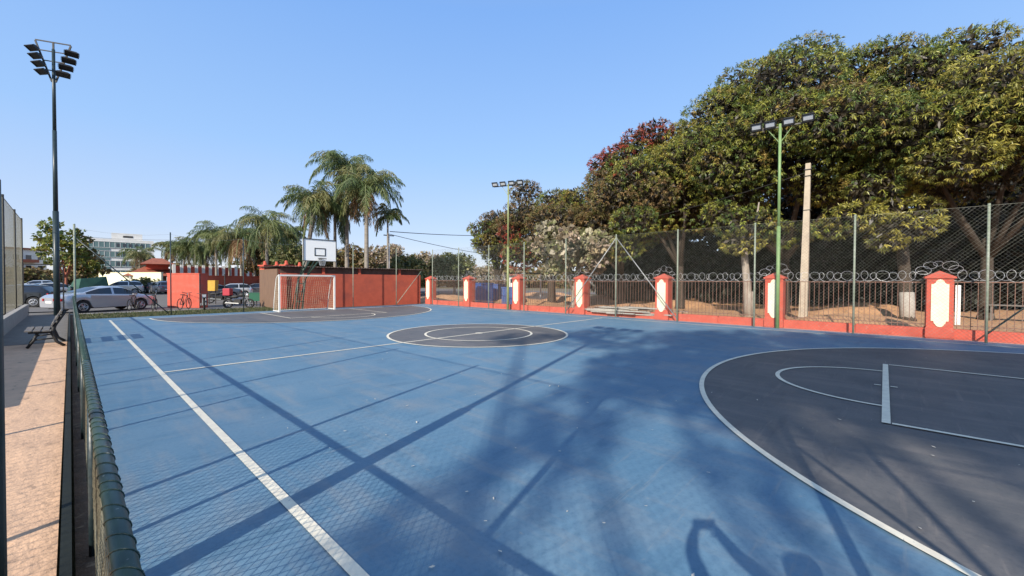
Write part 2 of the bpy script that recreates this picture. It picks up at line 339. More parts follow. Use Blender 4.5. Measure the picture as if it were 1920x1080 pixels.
# tall mesh fence on the left, on a pale kerb wall
LX=-2.78
MBk=MB().box((0,0,.24),(.16,23.5,.56)); tag(MBk.build('kerb_wall',M['kerbc'],loc=(-2.68,10.3,0),bevel=.01),'low pale concrete wall under the tall fence left of the footpath','wall')
for (ya,yb,pp,h,lab) in((10.8,22.2,[13.2,17.8,21.6],4.85,'tall dark mesh fence with an outward slant at the far left of the footpath'),(-14.,10.7,[-12.4,-9.3,-6.2,-3.1,0,3.1,6.2,9.3],4.2,'long mesh fence left of the camera whose posts throw long shadows over the court')):
    t=thing('side_fence',lab,'fence',(LX,ya,0))
    for y in pp: MB().tube((0,y-ya,.0),(0,y-ya,h),.032,n=10).build('post',M['black'],t,smooth=True)
    wires(yb-ya,.55,h-.1,.08,.0022,lambda a,z,o:(o,a,z)).build('wire_mesh',M['dwire'],t)
    MB().tube((0,0,h-.1),(0,yb-ya,h-.1),.012,n=6).build('top_wire',M['dwire'],t)
t=thing('gate','black metal gate frame closing the far end of the footpath','gate',(-2.75,21.4,0),R(-4))
for x in(0,1.35): MB().box((x,0,1.28),(.05,.05,2.6)).build('gate_post',M['black'],t)
MB().box((.68,0,2.55),(1.4,.04,.05)).build('top_bar',M['black'],t); MB().box((.68,0,.12),(1.4,.04,.05)).build('bottom_bar',M['black'],t); MB().box((.68,0,1.45),(1.4,.03,.03)).build('middle_bar',M['black'],t)
# ------------------------------------------------------------------ red wall, pillars, railings, razor wire
PW=18.15                                                     # centre line of the red boundary
PY=[-20.8,-16.2,-11.56,-6.98,-2.42,2.18,6.9,11.65,16.2]
ordn={2:'nearest the right edge of the picture',3:'partly hidden by the green floodlight pole',4:'third from the right, crossed by a diagonal brace',5:'fourth from the right, crossed by the left brace',6:'just right of the thin pale far floodlight pole',7:'small one, left of the far floodlight pole',8:'at the corner where the long red shed wall begins',1:'outside the right edge of the picture, first one',0:'outside the right edge of the picture, second one'}
def ornate(w,h):
    pts=[]; a=.11
    def sc_(sy):
        q=[]
        for i in range(9):
            t=math.pi*i/8; q.append((math.cos(t)*w*.52/2*1.0,sy*(h/2-.02+math.sin(t)*a)))
        return q
    pts=[(w/2,-(h/2-.1))]+[(w/2,h/2-.06),(w*.36,h/2-.06)]+sc_(1)+[(-w*.36,h/2-.06),(-w/2,h/2-.06),(-w/2,-(h/2-.1)),(-w*.36,-(h/2-.1)),(-w*.3,-(h/2))]+sc_(-1)[::-1]+[(w*.3,-(h/2)),(w*.36,-(h/2-.1))]
    return pts
pil=None
for i,y in enumerate(PY):
    lab='red pillar with cream panel, '+ordn[i]
    if pil is None:
        pil=thing('pillar',lab,'pillar',(PW,y,0),0,'red pillars along the boundary fence')
        MB().box((0,0,.93),(.6,.62,2.02)).build('shaft',M['red'],pil,bevel=.012)
        mb=MB().box((0,0,1.965),(.7,.72,.05)); mb.add([(-.35,-.36,1.99),(.35,-.36,1.99),(.35,.36,1.99),(-.35,.36,1.99),(0,0,2.2)],[(0,1,4),(1,2,4),(2,3,4),(3,0,4)])
        mb.build('cap',M['red'],pil)
        mb=MB().prism(ornate(.4,1.36),lambda a,b,t_:(-.3-t_,a,1.14+b),-.01,.022); mb.build('panel',M['cream'],pil)
        MB().box((0,0,.17),(.64,.66,.34)).build('plinth',M['redlow'],pil,bevel=.01)
    else: dup(pil,(PW,y,0),0,lab)
spans=[(PY[i],PY[i+1]) for i in range(1,len(PY)-1)]
sn=['at the right edge of the picture','between the two rightmost pillars','between the second and third pillars from the right','between the third and fourth pillars from the right','around the V of brace tubes','beside the far floodlight pole','furthest away next to the shed wall corner']
sn={1:'at the right edge of the picture, right of the nearest pillar',2:'right of the concrete pole, between the two nearest pillars',3:'between the green floodlight pole and the braced pillar to its left',4:'behind the inverted V of braces',5:'before the small pale leaved tree',6:'in front of the blue containers',7:'furthest away, next to the shed wall corner'}
for i,(a,b) in enumerate(spans):
    k=i+1; A=a+.33; B=b-.33; Ln=B-A
    mb=MB(); mid=A+Ln*.45
    mb.box((0,(A+mid)/2-.012,.13),(.22,mid-A-.025,.36)); mb.box((0,(mid+B)/2+.012,.13),(.22,B-mid-.025,.36)); mb.box((.01,mid,.1),(.18,.06,.3))
    tag(mb.build('low_wall',M['redlow'],loc=(PW-.05,0,0)),'low red wall '+sn[k],'wall','low red walls between the pillars')
    t=thing('railing','rust brown railing '+sn[k],'railing',(PW-.02,A,0),0,'railings between the pillars')
    mb=MB(); n=int(Ln/.145)
    for j in range(n): mb.box((0,(j+.5)*Ln/n,1.03),(.016,.016,1.56))
    mb.build('bars',M['iron'],t); MB().box((0,Ln/2,1.82),(.03,Ln,.03)).build('top_rail',M['iron'],t); MB().box((0,Ln/2,.42),(.03,Ln,.025)).build('bottom_rail',M['iron'],t)
    mb=MB(); pts=[]; turns=int(Ln/.24); N=turns*18
    for j in range(N+1):
        s_=j/N; th=2*math.pi*turns*s_; rr=.165+.03*math.sin(s_*47+k)
        pts.append((.07*math.sin(th*.5+s_*9),s_*Ln+rr*(1.05+.25*math.sin(s_*23+k))*math.cos(th),2.02+rr*math.sin(th)))
    mb.path(pts,.0055,4)
    for j in range(0,N,5):                                  # barbs
        p=Vector(pts[j]); q=Vector((random.uniform(-1,1),random.uniform(-1,1),random.uniform(-1,1))).normalized()*.022; mb.tube(p-q,p+q,.003,n=3,cap=False)
    mb.build('coil',M['razor'],thing('razor_wire','coiled razor wire '+sn[k],'razor wire',(PW,A,0),0,'razor wire coils on the railings'))
for i,y in enumerate(PY[1:-1]):
    mb=MB()
    for q in range(5):
        a=R(20+35*q)+random.uniform(-.1,.1); c=Vector((0,.4*math.cos(a),2.1+.33*math.sin(a))); r_=.13+.04*math.sin(q*2+i)
        mb.path([c+Vector((.1*math.sin(t_+q),r_*1.15*math.cos(t_),r_*.85*math.sin(t_))) for t_ in[2*math.pi*j/16 for j in range(16)]],.0055,4,True)
    mb.build('loops',M['razor'],thing('razor_wire','razor wire arch over pillar '+ordn[i+1],'razor wire',(PW,y,0),0,'razor wire arches over the pillars'))
# ------------------------------------------------------------------ floodlights
def lamp_mesh(w=.38,h=.3,dep=.13):
    b=MB(); b.add([(-dep/2-.0,-w/2,-h/2),(-dep/2,w/2,-h/2),(-dep/2,w/2,h/2),(-dep/2,-w/2,h/2),(dep/2,-w*.33,-h*.33),(dep/2,w*.33,-h*.33),(dep/2,w*.33,h*.33),(dep/2,-w*.33,h*.33)],[(0,1,2,3),(4,5,6,7),(0,1,5,4),(1,2,6,5),(2,3,7,6),(3,0,4,7)])
    for s in(-1,1): b.box((-dep/2-.006,s*(w/2-.02),0),(.05,.04,h)); b.box((-dep/2-.006,0,s*(h/2-.02)),(.05,w,.04))
    b.box((0,w/2+.015,-.02),(.03,.012,.2)); b.box((0,-w/2-.015,-.02),(.03,.012,.2))
    return b
def light_pole(name,label,loc,h,mats,offs,face,low=None,r=(.075,.045)):
    t=thing(name,label,'light pole',loc,face)
    mb=MB()
    if low: mb.tube((0,0,-.05),(0,0,low),r[0],n=16); mb.tube((0,0,low),(0,0,low+.06),r[0],r[1],n=16); mb.tube((0,0,low),(0,0,h),r[1],n=12)
    else: mb.tube((0,0,-.05),(0,0,h*.5),r[0],r[0]*.95,n=14); mb.tube((0,0,h*.5),(0,0,h),r[1]*1.05,r[1],n=14)
    mb.build('pole',M[mats],t,smooth=True)
    MB().box((0,sum(offs)/len(offs)*.5,h-.12),(.05,max(offs)-min(offs)+.3,.05)).build('crossarm',M['alu'],t)
    mb=MB(); mb.tube((0,0,h-.75),(0,.42,h-.14),.014,n=6); mb.tube((0,0,h-.75),(0,-.42,h-.14),.014,n=6); mb.build('stay',M[mats],t)
    for o in offs:
        l=lamp_mesh().build('floodlight',M['alu'],t); l.location=(-.13,o,h+.02); l.rotation_euler=(0,R(-38),0)
        MB().box((-.068,0,0),(.008,.3,.17)).build('lamp_glass',M['lens'],l)
    return t
light_pole('light_pole','green floodlight pole with four square lamps in front of a red pillar',(17.55,-7.16,0),7.95,'green',(.78,.32,-.28,-.88),R(6),r=(.07,.05))
light_pole('light_pole','slim pale green floodlight pole with four lamps along the far fence',(17.6,7.35,0),7.95,'ygreen',(.85,.3,-.28,-.85),R(20),r=(.08,.045))
light_pole('light_pole','dark pole close by at the left edge of the picture, head out of view',(-1.472,-7.19,0),8.0,'nearpole',(.8,.3,-.3,-.8),R(180),low=2.25,r=(.092,.06))
t=thing('light_pole','very tall dark pole topped by eight floodlights beside the parked silver car','light pole',(-1.62,20.3,0),R(-25))
mb=MB().tube((0,0,-.05),(0,0,5.2),.12,.11,n=16); mb.tube((0,0,5.2),(0,0,9.2),.09,.08,n=16); mb.tube((0,0,9.2),(0,0,13.2),.07,.06,n=16); mb.build('pole',M['dpole'],t,smooth=True)
H=13.3; mb=MB()
for s in(-1,1): mb.box((s*.36,0,H-.75),(.06,.06,2.0),tilt=('Y',s*R(17)))
mb.box((0,0,H-.7),(.06,.06,1.9)); mb.box((0,0,H+.24),(1.3,.04,.05)); mb.box((0,0,H-.22),(1.05,.04,.04)); mb.box((0,0,H-.7),(.75,.04,.04)); mb.box((0,0,H-1.15),(.6,.04,.04)); mb.build('lamp_frame',M['black'],t)
for s in(-1,1):
    for k in range(4):
        l=lamp_mesh(.5,.3,.14).build('floodlight',M['alu'],t); z=H-.12-.36*k; l.location=(s*(.66-.11*k)+ (.1 if s>0 else 0),-.18,z-.1); l.rotation_euler=(R(0),R(-58),R(60 if s<0 else 115))
        MB().box((-.068,0,0),(.008,.43,.23)).build('lamp_glass',M['alu'],l)
# concrete pole and cable
t=thing('utility_pole','tall square tapered concrete pole standing behind the railing','pole',(22.4,-7.4,0))
mb=MB().add([(-.2,-.17,-.1),(.2,-.17,-.1),(.2,.17,-.1),(-.2,.17,-.1),(-.1,-.21+.0,7.4),(.1,-.21,7.4),(.1,-.01,7.4),(-.1,-.01,7.4)],[(0,1,2,3),(4,5,6,7),(0,1,5,4),(1,2,6,5),(2,3,7,6),(3,0,4,7)]); mb.build('shaft',M['conc'],t,bevel=.015)
mb=MB()
for z in(5.2,6.8,7.1): MB().box((0,-.08-.004*z,z),(.3,.3,.03)).build('steel_band',M['black'],t)
def cable(name,label,p,q,sag,r=.012,n=14):
    p=Vector(p);q=Vector(q); mb=MB().path([p.lerp(q,k/n)-Vector((0,0,sag*4*(k/n)*(1-k/n))) for k in range(n+1)],r,5); return tag(mb.build(name,M['black'],smooth=True),label,'cable')
cable('cable','pale cable sagging from the concrete pole into the dark gap of the mango crowns',(22.4,-7.5,7.0),(24,4.5,5.6),.25,.014)['label']
# ------------------------------------------------------------------ goal
t=thing('football_goal','white tubular football goal with a brown net on the far grey zone','goal',(8.33,HL,0))
for s in(-1,1): MB().box((s*1.55,0,1.02),(.085,.085,2.04)).build('goal_post',M['white'],t)
MB().box((0,0,2.08),(3.185,.085,.085)).build('crossbar',M['white'],t)
for s in(-1,1):
    MB().path([(s*1.55,.02,2.07),(s*1.55,.3,2.05),(s*1.55,.48,1.92),(s*1.55,.6,1.6),(s*1.55,.85,.7),(s*1.55,1.0,.05)],.02,8).build('side_tube',M['white'],t,smooth=True)
    MB().tube((s*1.55,0,.04),(s*1.55,1.0,.04),.025,n=8).build('base_tube',M['white'],t)
MB().tube((-1.55,1.0,.04),(1.55,1.0,.04),.02,n=8).build('back_tube',M['white'],t)
prof=[(.04,2.05),(.3,2.04),(.48,1.9),(.6,1.6),(.85,.7),(1.0,.05)]
def along(s):
    tot=[0]; 
    for a,b in zip(prof,prof[1:]): tot.append(tot[-1]+math.dist(a,b))
    x=s*tot[-1]
    for i in range(len(prof)-1):
        if x<=tot[i+1]+1e-6:
            f=(x-tot[i])/(tot[i+1]-tot[i]); return(prof[i][0]+f*(prof[i+1][0]-prof[i][0]),prof[i][1]+f*(prof[i+1][1]-prof[i][1]))
    return prof[-1]
mb=MB()
for i in range(27):
    x=-1.52+3.04*i/26; mb.path([(x,along(k/12)[0]+.02*math.sin(x*5),along(k/12)[1]) for k in range(13)],.006,3)
for k in range(1,22):
    y,z=along(k/22); mb.path([(-1.52+3.04*j/10,y+.03*math.sin(j),z-.02*math.sin(j*1.7)) for j in range(11)],.006,3)
for s in(-1,1):
    for k in range(1,17):
        z=2.05*k/17
        yy=max(a for a in[along(q/60)[0] for q in range(61) if along(q/60)[1]>=z] or [0]); mb.tube((s*1.54,.04,z),(s*1.54,yy,z),.006,n=3)
    for k in range(1,7):
        y=k*.14; zz=max([b for a,b in[along(q/60) for q in range(61)] if a>=y] or [0]); mb.tube((s*1.54,y,.04),(s*1.54,y,zz),.006,n=3)
mb.build('net',M['net'],t)
# ------------------------------------------------------------------ basketball hoop
t=thing('basketball_hoop','white backboard with black border on a dark green frame behind the far goal','basketball hoop',(8.5,16.2,0))
mb=MB()
for s in(-1,1): mb.tube((s*.18-.2,0,0),(s*.2-.1,-.25,1.9),.05,n=8); mb.tube((s*.2-.1,-.25,1.9),(s*.25+.05,-2.3,3.25),.05,n=8); mb.tube((s*.18-.1,.9,0),(s*.2-.1,-.25,1.9),.035,n=8); mb.tube((s*.2-.1,-.25,1.9),(s*.3+.05,-2.25,3.95),.035,n=8)
for z in(.5,1.1,1.6): mb.tube((-.36,-.05-z*.1,z),(.1,-.05-z*.1,z),.025,n=6)
mb.build('support_frame',M['dgreen'],t,smooth=True)
MB().box((.1,-2.42,3.53),(1.88,.04,1.24)).build('backboard',M['boardw'],t)
mb=MB()
for s in(-1,1): mb.box((.1+s*.92,-2.45,3.53),(.035,.05,1.28)); mb.box((.1,-2.451,3.53+s*.62),(1.89,.05,.035))
mb.build('border',M['black'],t)
mb=MB()
for s in(-1,1): mb.box((.1+s*.29,-2.447,3.43),(.05,.012,.45)); mb.box((.1,-2.448,3.43+s*.205),(.62,.012,.05))
mb.build('target_square',M['black'],t)
mb=MB().path([(.1+.225*math.cos(a),-2.72+.225*math.sin(a),3.06) for a in[2*math.pi*i/20 for i in range(20)]],.012,6,True); mb.box((.1,-2.47,3.04),(.15,.06,.1)); rim=mb.build('rim',M['black'],t)
mb=MB()
for k in range(12):
    a=2*math.pi*k/12
    for d in(-1,1): mb.path([(.1+(.225-.1*z)*math.cos(a+d*z*.55),-2.72+(.225-.1*z)*math.sin(a+d*z*.55),3.06-.42*z) for z in(0,.33,.66,1)],.005,3)
mb.build('hoop_net',M['white'],t)
# ------------------------------------------------------------------ bench
t=thing('park_bench','dark iron bench with weathered slats turned away from the court on the footpath','bench',(-1.62,6.75,0))
for y in(-.62,.62):
    mb=MB(); mb.path([(-.32,y,0),(-.2,y,.2),(-.14,y,.4)],[.035,.03,.03],6); mb.path([(.34,y,0),(.2,y,.12),(.12,y,.36),(.16,y,.55),(.28,y,.78),(.36,y,.92)],[.04,.04,.045,.04,.035,.03],6); mb.tube((-.3,y,.4),(.14,y,.38),.03,n=6); mb.tube((-.2,y,.2),(.15,y,.22),.02,n=6)
    mb.build('end_frame',M['black'],t,smooth=True)
for x,z in((-.3,.44),(-.15,.435),(.0,.43)): MB().box((x,0,z),(.125,1.45,.03)).build('seat_slat',M['slat'],t)
for x,z in((.16,.6),(.235,.76),(.3,.9)): MB().box((x-.03,0,z),(.03,1.45,.12),tilt=('Y',R(26))).build('back_slat',M['slat'],t)
# ------------------------------------------------------------------ long shed with red wall at far right of end line
P0=Vector((7.75,17.5,0)); P1=Vector((17.85,17.2,0)); dv=(P1-P0); LS=dv.length; ang=math.atan2(dv.y,dv.x)
t=thing('shed','long low shed with a red front wall and dark corrugated roof behind the far goal','shed',P0,ang)
MB().box((LS/2,.1,1.1),(LS,.2,2.3)).build('wall',M['redshade'],t)
mb=MB().box((LS/2,.25,2.42),(LS,.06,.38)); mb.build('fascia',M['roofdark'],t)
mb=MB(); n=int(LS/.18)
vs=[];fs=[]
for i in range(n*4+1):
    x=-.3+(LS+.5)*i/(n*4); h=.018*math.sin(i*math.pi/2)
    vs+= [(x,-.12,2.66+h),(x,4.2,2.62+h),(x,-.12,2.7+h),(x,4.2,2.66+h)]
for i in range(n*4):
    a=i*4; fs+=[(a,a+1,a+5,a+4),(a+2,a+6,a+7,a+3),(a,a+4,a+6,a+2)]
mb.add(vs,fs).build('roof',M['roofdark'],t)
MB().box((-.1,2.3,1.25),(.08,3.9,2.55)).build('side_panel',M['board'],t); MB().box((.12,-.04,1.1),(.3,.14,2.28)).build('corner_pier',M['red'],t)
for x in(2.6,5.1,8.3): MB().box((x,.14,2.45),(.16,.16,.5)).build('stud',M['redshade'],t)
for k,(px,d) in enumerate([(497,36),(519,37),(537,35),(562,38)]):
    p=D(px,523,d); p.z=0; 
    q=thing('gate_pillar',['slim red pillar top left most above the shed roof','red pillar top with a small finial above the shed roof','red pillar above the shed roof left of the backboard','red pillar peeping out beside the left edge of the backboard'][k],'pillar',p,R(20))
    MB().box((0,0,1.5),(.6,.6,3.1)).build('shaft',M['red'],q); MB().box((0,0,3.1),(.8,.8,.1)).build('cap',M['red'],q)
    mb=MB().tube((0,0,3.15),(0,0,3.5),.16,.1,n=8); mb.build('finial',M['red'],q)
# ------------------------------------------------------------------ red block and yard walls
A=Vector((3.25,25.3,0)); B=Vector((4.6,23.1,0)); dv=B-A
t=thing('red_wall','bright red wall block behind the bicycles left of the far goal','wall',A,math.atan2(dv.y,dv.x))
MB().box((dv.length/2,.3,1.08),(dv.length,.6,2.26)).build('wall',M['red'],t); MB().box((dv.length/2,.3,2.22),(dv.length+.06,.66,.06)).build('coping',M['red'],t)
def wallpx(name,label,x0,x1,ytop,d0,d1,m,th=.25,z0=-.1,cat='wall'):
    a=D(x0,523,d0); b=D(x1,523,d1); a.z=b.z=0; v=b-a; zt=1.79+(523-ytop)/F*(d0+d1)/2
    t=thing(name,label,cat,a,math.atan2(v.y,v.x)); MB().box((v.length/2,th/2,(zt+z0)/2),(v.length,th,zt-z0)).build('wall',M[m],t); MB().box((v.length/2,th/2,zt+.04),(v.length+.1,th+.1,.08)).build('coping',M[m],t); return t
wallpx('yard_wall','shaded dark red wall behind the motorcycle yard',366,496,516,43,52,'redshade')
wallpx('garden_wall','pale low wall at the far side of the parking area',185,302,510,62,58,'cream')
wallpx('boundary_wall','long red wall with white studs below the row of palms',326,505,500,62,76,'red')
mb=MB()
a=D(326,523,61.6); b=D(505,523,75.6); 
for k in range(16): 
    p=a.lerp(b,k/15); mb.box((p.x,p.y-.2,2.0),(.35,.35,4.3))
tag(mb.build('white_studs',M['bwall']),'row of white studs standing along the long red wall under the palms','studs')
# dark yard posts
for k,(x,y0) in enumerate([(375,513),(422,514)]):
    p=Gd(x,577); tag(MB().tube((0,0,0),(0,0,2.2),.035,n=8).build('yard_post',M['black'],loc=p),['thin dark post at the right side of the bright red block','thin dark post behind the parked motorcycle'][k],'post')
# boxes and bins in the yard
def bin_(px,py,w,h,m,label,d,cat='bin'):
    p=D(px,py,d); zc=p.z; z1=zc+h/2
    t=thing('storage_box',label,cat,(p.x,p.y,0),R(-35)); b=MB(); b.add([(-w*.44,-w*.4,zc-h/2),(w*.44,-w*.4,zc-h/2),(w*.44,w*.4,zc-h/2),(-w*.44,w*.4,zc-h/2),(-w/2,-w*.45,z1),(w/2,-w*.45,z1),(w/2,w*.45,z1),(-w/2,w*.45,z1)],[(0,1,2,3),(4,5,6,7),(0,1,5,4),(1,2,6,5),(2,3,7,6),(3,0,4,7)]); b.build('body',M[m],t); MB().box((0,0,z1+.02),(w*1.06,w*.96,.05)).build('lid',M[m],t)
    if zc-h/2>.1:
        for s in(-1,1): MB().box((s*w*.35,0,(zc-h/2)/2-.02),(.05,.05,zc-h/2+.05)).build('leg',M['black'],t)
    return t
bin_(398,536,.62,.75,'yellow','yellow delivery box standing in front of the shaded red wall',31,'box')
bin_(476,557,.5,.55,'bing','left of two small green bins beside the brown shed side',29)
bin_(486,557,.5,.55,'bing','right of two small green bins touching the brown shed side',29)
bin_(445,560,.5,.4,'white','white box on the ground behind the motorcycle',30,'box')
# ------------------------------------------------------------------ cars
def interp(x,pts):
    for (a,b),(c,d) in zip(pts,pts[1:]):
        if a<=x<=c: return b+(d-b)*(x-a)/(c-a)
    return pts[0][1] if x<pts[0][0] else pts[-1][1]
def make_car(label,color,style,loc,rz,group=None,rough=.25,metal=.5):
    if style=='sedan': Lc,Wc,top,belt,gl=4.85,.92,[(0,.86),(.25,1.0),(.75,1.08),(1.05,1.13),(1.75,1.4),(2.3,1.47),(2.9,1.44),(3.35,1.24),(3.8,.99),(4.4,.86),(4.75,.7),(4.85,.6)],[(0,.84),(.3,.98),(1.0,1.03),(3.6,.95),(4.4,.83),(4.85,.58)],(.95,1.75,2.9,3.75)
    elif style=='hatch': Lc,Wc,top,belt,gl=3.95,.86,[(0,.9),(.08,1.05),(.45,1.42),(.9,1.5),(2.1,1.48),(2.5,1.32),(2.95,1.03),(3.6,.9),(3.9,.72),(3.95,.6)],[(0,.88),(.1,.98),(.5,1.0),(2.9,.96),(3.6,.86),(3.95,.58)],(.1,.45,2.1,2.92)
    else: Lc,Wc,top,belt,gl=4.5,.93,[(0,.95),(.08,1.15),(.35,1.6),(.9,1.7),(2.5,1.66),(2.95,1.45),(3.35,1.15),(4.2,1.02),(4.45,.85),(4.5,.7)],[(0,.95),(.1,1.08),(.5,1.1),(3.3,1.08),(4.2,.98),(4.5,.68)],(.1,.35,2.5,3.32)
    wx=(.95,3.78) if style=='sedan' else (.72,3.18) if style=='hatch' else (.85,3.6); wr=.335
    cm=bpy.data.materials.get('car_'+str(color)) or mat('car_'+str(color),color,rough=rough,metal=metal,spec=.6)
    cm.name='car_'+str(color)
    if 'Coat Weight' in cm.node_tree.nodes['Principled BSDF'].inputs: cm.node_tree.nodes['Principled BSDF'].inputs['Coat Weight'].default_value=.6
    t=thing('parked_car',label,'car',loc,rz,group)
    xs=sorted(set([round(Lc*i/44,3) for i in range(45)]+[round(a+wr*1.12*math.cos(R(k)),3) for a in wx for k in range(0,181,15)]))
    secs=[]
    for x in xs:
        tp=interp(x,top); bl=min(interp(x,belt),tp-.012); h=tp-bl
        e=min(x,Lc-x); wf=1-.22*max(0,1-e/.55)**2
        W_=Wc*wf; b=.24+.1*max(0,1-e/.3)
        for a in wx:
            if abs(x-a)<wr*1.12+.001: b=max(b,wr-.01+math.sqrt(max(0,(wr*1.12)**2-(x-a)**2)))
        g=max(0,min(1,h/.3)); y6=W_*(.96-.02*g); y7=W_*(.9-.12*g); y8=W_*(.8-.16*g); y9=W_*(.45)
        mid=max(b+.05,min(.6,bl-.1))
        secs.append([(0,b),(W_*.84,b),(W_*.97,b+.03),(W_,mid),(W_*.99,max(mid+.01,bl-.06)),(y6,bl),(y6-.01,bl+.05*h),(y7,bl+.84*h),(y8,bl+.95*h),(y9,tp),(0,tp+.01*g)])
    body=MB(); glass=MB(); arch=MB(); n=11
    for s in(1,-1):
        vs=[(x-Lc/2,s*y,z) for x,sec in zip(xs,secs) for y,z in sec]
        fb=[];fg=[]
        for i in range(len(xs)-1):
            xm=(xs[i]+xs[i+1])/2; h=min(secs[i][9][1]-secs[i][5][1],secs[i+1][9][1]-secs[i+1][5][1])
            for k in range(n-1):
                f=(i*n+k,(i+1)*n+k,(i+1)*n+k+1,i*n+k+1)
                side=k==6 and h>.09 and gl[0]+.15<xm<gl[3]-.12 and not abs(xm-(gl[1]+gl[2])/2-.05)<.05
                fr=k in(8,9) and (gl[0]<xm<gl[1] or gl[2]<xm<gl[3])
                (fg if side or fr else fb).append(f)
        fb.append(tuple(range(n))); fb.append(tuple((len(xs)-1)*n+k for k in range(n)))
        body.add(vs,fb); glass.add(vs,fg)
    body.build('body',cm,t,smooth=False); 
    o=t.children[0]; o.data.polygons.foreach_set('use_smooth',[True]*len(o.data.polygons)); o.data.set_sharp_from_angle(angle=R(32))
    glass.build('windows',M['glass'],t)
    for a in wx:
        for s in(1,-1):
            wb=MB(); y=s*(Wc-.12); wb.tube((a-Lc/2,y-.1,wr),(a-Lc/2,y+.1,wr),wr,n=28); o=wb.build('wheel',M['rubber'],t)
            rb=MB(); yo=y+s*.102
            rb.path([(a-Lc/2+.2*math.cos(q),yo,wr+.2*math.sin(q)) for q in[2*math.pi*k/24 for k in range(24)]],.022,6,True)
            for k in range(10):
                q=2*math.pi*k/10+(k%2)*.16; rb.tube((a-Lc/2,yo,wr),(a-Lc/2+.2*math.cos(q),yo,wr+.2*math.sin(q)),.016,n=5)
            rb.tube((a-Lc/2,yo-.01,wr),(a-Lc/2,yo+.015,wr),.05,n=12); rb.build('rim',M['rim'],o)
    z1=interp(.1,belt)-.14; zf=interp(Lc-.35,belt)-.1
    for s in(1,-1):
        MB().box((-Lc/2+.09,s*Wc*.62,z1),(.16,Wc*.5,.13),rz=-s*.2).build('tail_light',M['redlens'],t); MB().box((Lc/2-.2,s*Wc*.68,zf-.08),(.26,Wc*.36,.13),rz=s*.38).build('headlight',M['headl'],t)
        MB().box((gl[3]-.35-Lc/2,s*(Wc+.04),interp(gl[3]-.3,belt)+.04),(.14,.16,.11)).build('mirror',cm,t)
        for dx in(.1,1.05): MB().box(((gl[1]+gl[2])/2-Lc/2+dx-.55,s*(Wc*.995),interp(2,belt)-.14),(.16,.03,.025)).build('door_handle',cm,t)
    MB().box((-Lc/2+.0,0,.62),(.03,.46,.12)).build('number_plate',M['white'],t); MB().box((Lc/2-.03,0,.5),(.06,.9,.14)).build('grille',M['black'],t)
    ub=MB().box((0,0,.3),(Lc*.86,Wc*1.5,.16)); ub.build('underbody',M['black'],t)
    return t
SIL=(.5,.51,.54); WHT=(.75,.75,.74); DRK=(.03,.035,.04); GRY=(.2,.2,.21)
a=Gd(163,582); b=Gd(275,577); c0=(a+b)/2; hd=R(29); nn=Vector((-math.sin(hd),math.cos(hd),0)); c0+=nn*.8+Vector((-.25,-1.1,0)); c0.z=-.055
make_car('silver fastback sedan parked across behind the corner of the blue court',SIL,'sedan',c0,hd)
def park(px,py,label,col,style,rz,group='cars in the parking area'):
    p=Gd(px,py); p.z=-.055; make_car(label,col,style,p,rz,group)
park(78,557,'white hatchback half hidden behind the tail of the silver sedan',WHT,'hatch',R(200))
park(26,574,'black car whose nose shows beside the footpath gate',DRK,'hatch',R(160))
park(100,551,'white sedan further back behind the tall dark floodlight pole',(.74,.75,.76),'sedan',R(188))
park(228,550,'white estate car whose rear shows above the roof of the silver sedan',(.73,.73,.72),'suv',R(170))
park(190,546,'pale silver car with a white roof beside the green tarpaulin',(.6,.61,.62),'hatch',R(185))
park(268,546,'dark red car just left of the bicycles and in front of the dark row',(.12,.02,.02),'hatch',R(100))
park(283,549,'black hatchback in the parked row, middle one left of the red block',DRK,'hatch',R(95))
park(303,550,'grey hatchback closest to the left side of the bright red block',GRY,'suv',R(98))
park(66,543,'white estate car far back at the left beyond the other white ones',(.72,.73,.74),'suv',R(183))
park(396,561,'grey car with its bonnet under the shaded red yard wall',GRY,'sedan',R(200))
park(432,556,'small white car parked deep in the yard before the shaded red wall',WHT,'hatch',R(175))
park(475,553,'dark car at the right end of the yard beside the brown shed side',GRY,'hatch',R(185))
p=D(168,531,44); t=thing('tarpaulin_tent','dark green tarpaulin sheet draped over a low frame between the parked cars','tarpaulin',(p.x,p.y,0),R(20))
MB().add([(-1.4,-1,0),(1.4,-1,0),(1.6,1,0),(-1.6,1,0),(-.9,-.6,1.9),(1.1,-.7,2.15),(1.15,.6,2.1),(-1,.6,1.8),(0,-.85,1.2)],[(0,4,8),(4,5,8),(5,1,8),(1,0,8),(1,5,6,2),(2,6,7,3),(3,7,4,0),(4,7,6,5)]).build('sheet',M['tarp'],t)
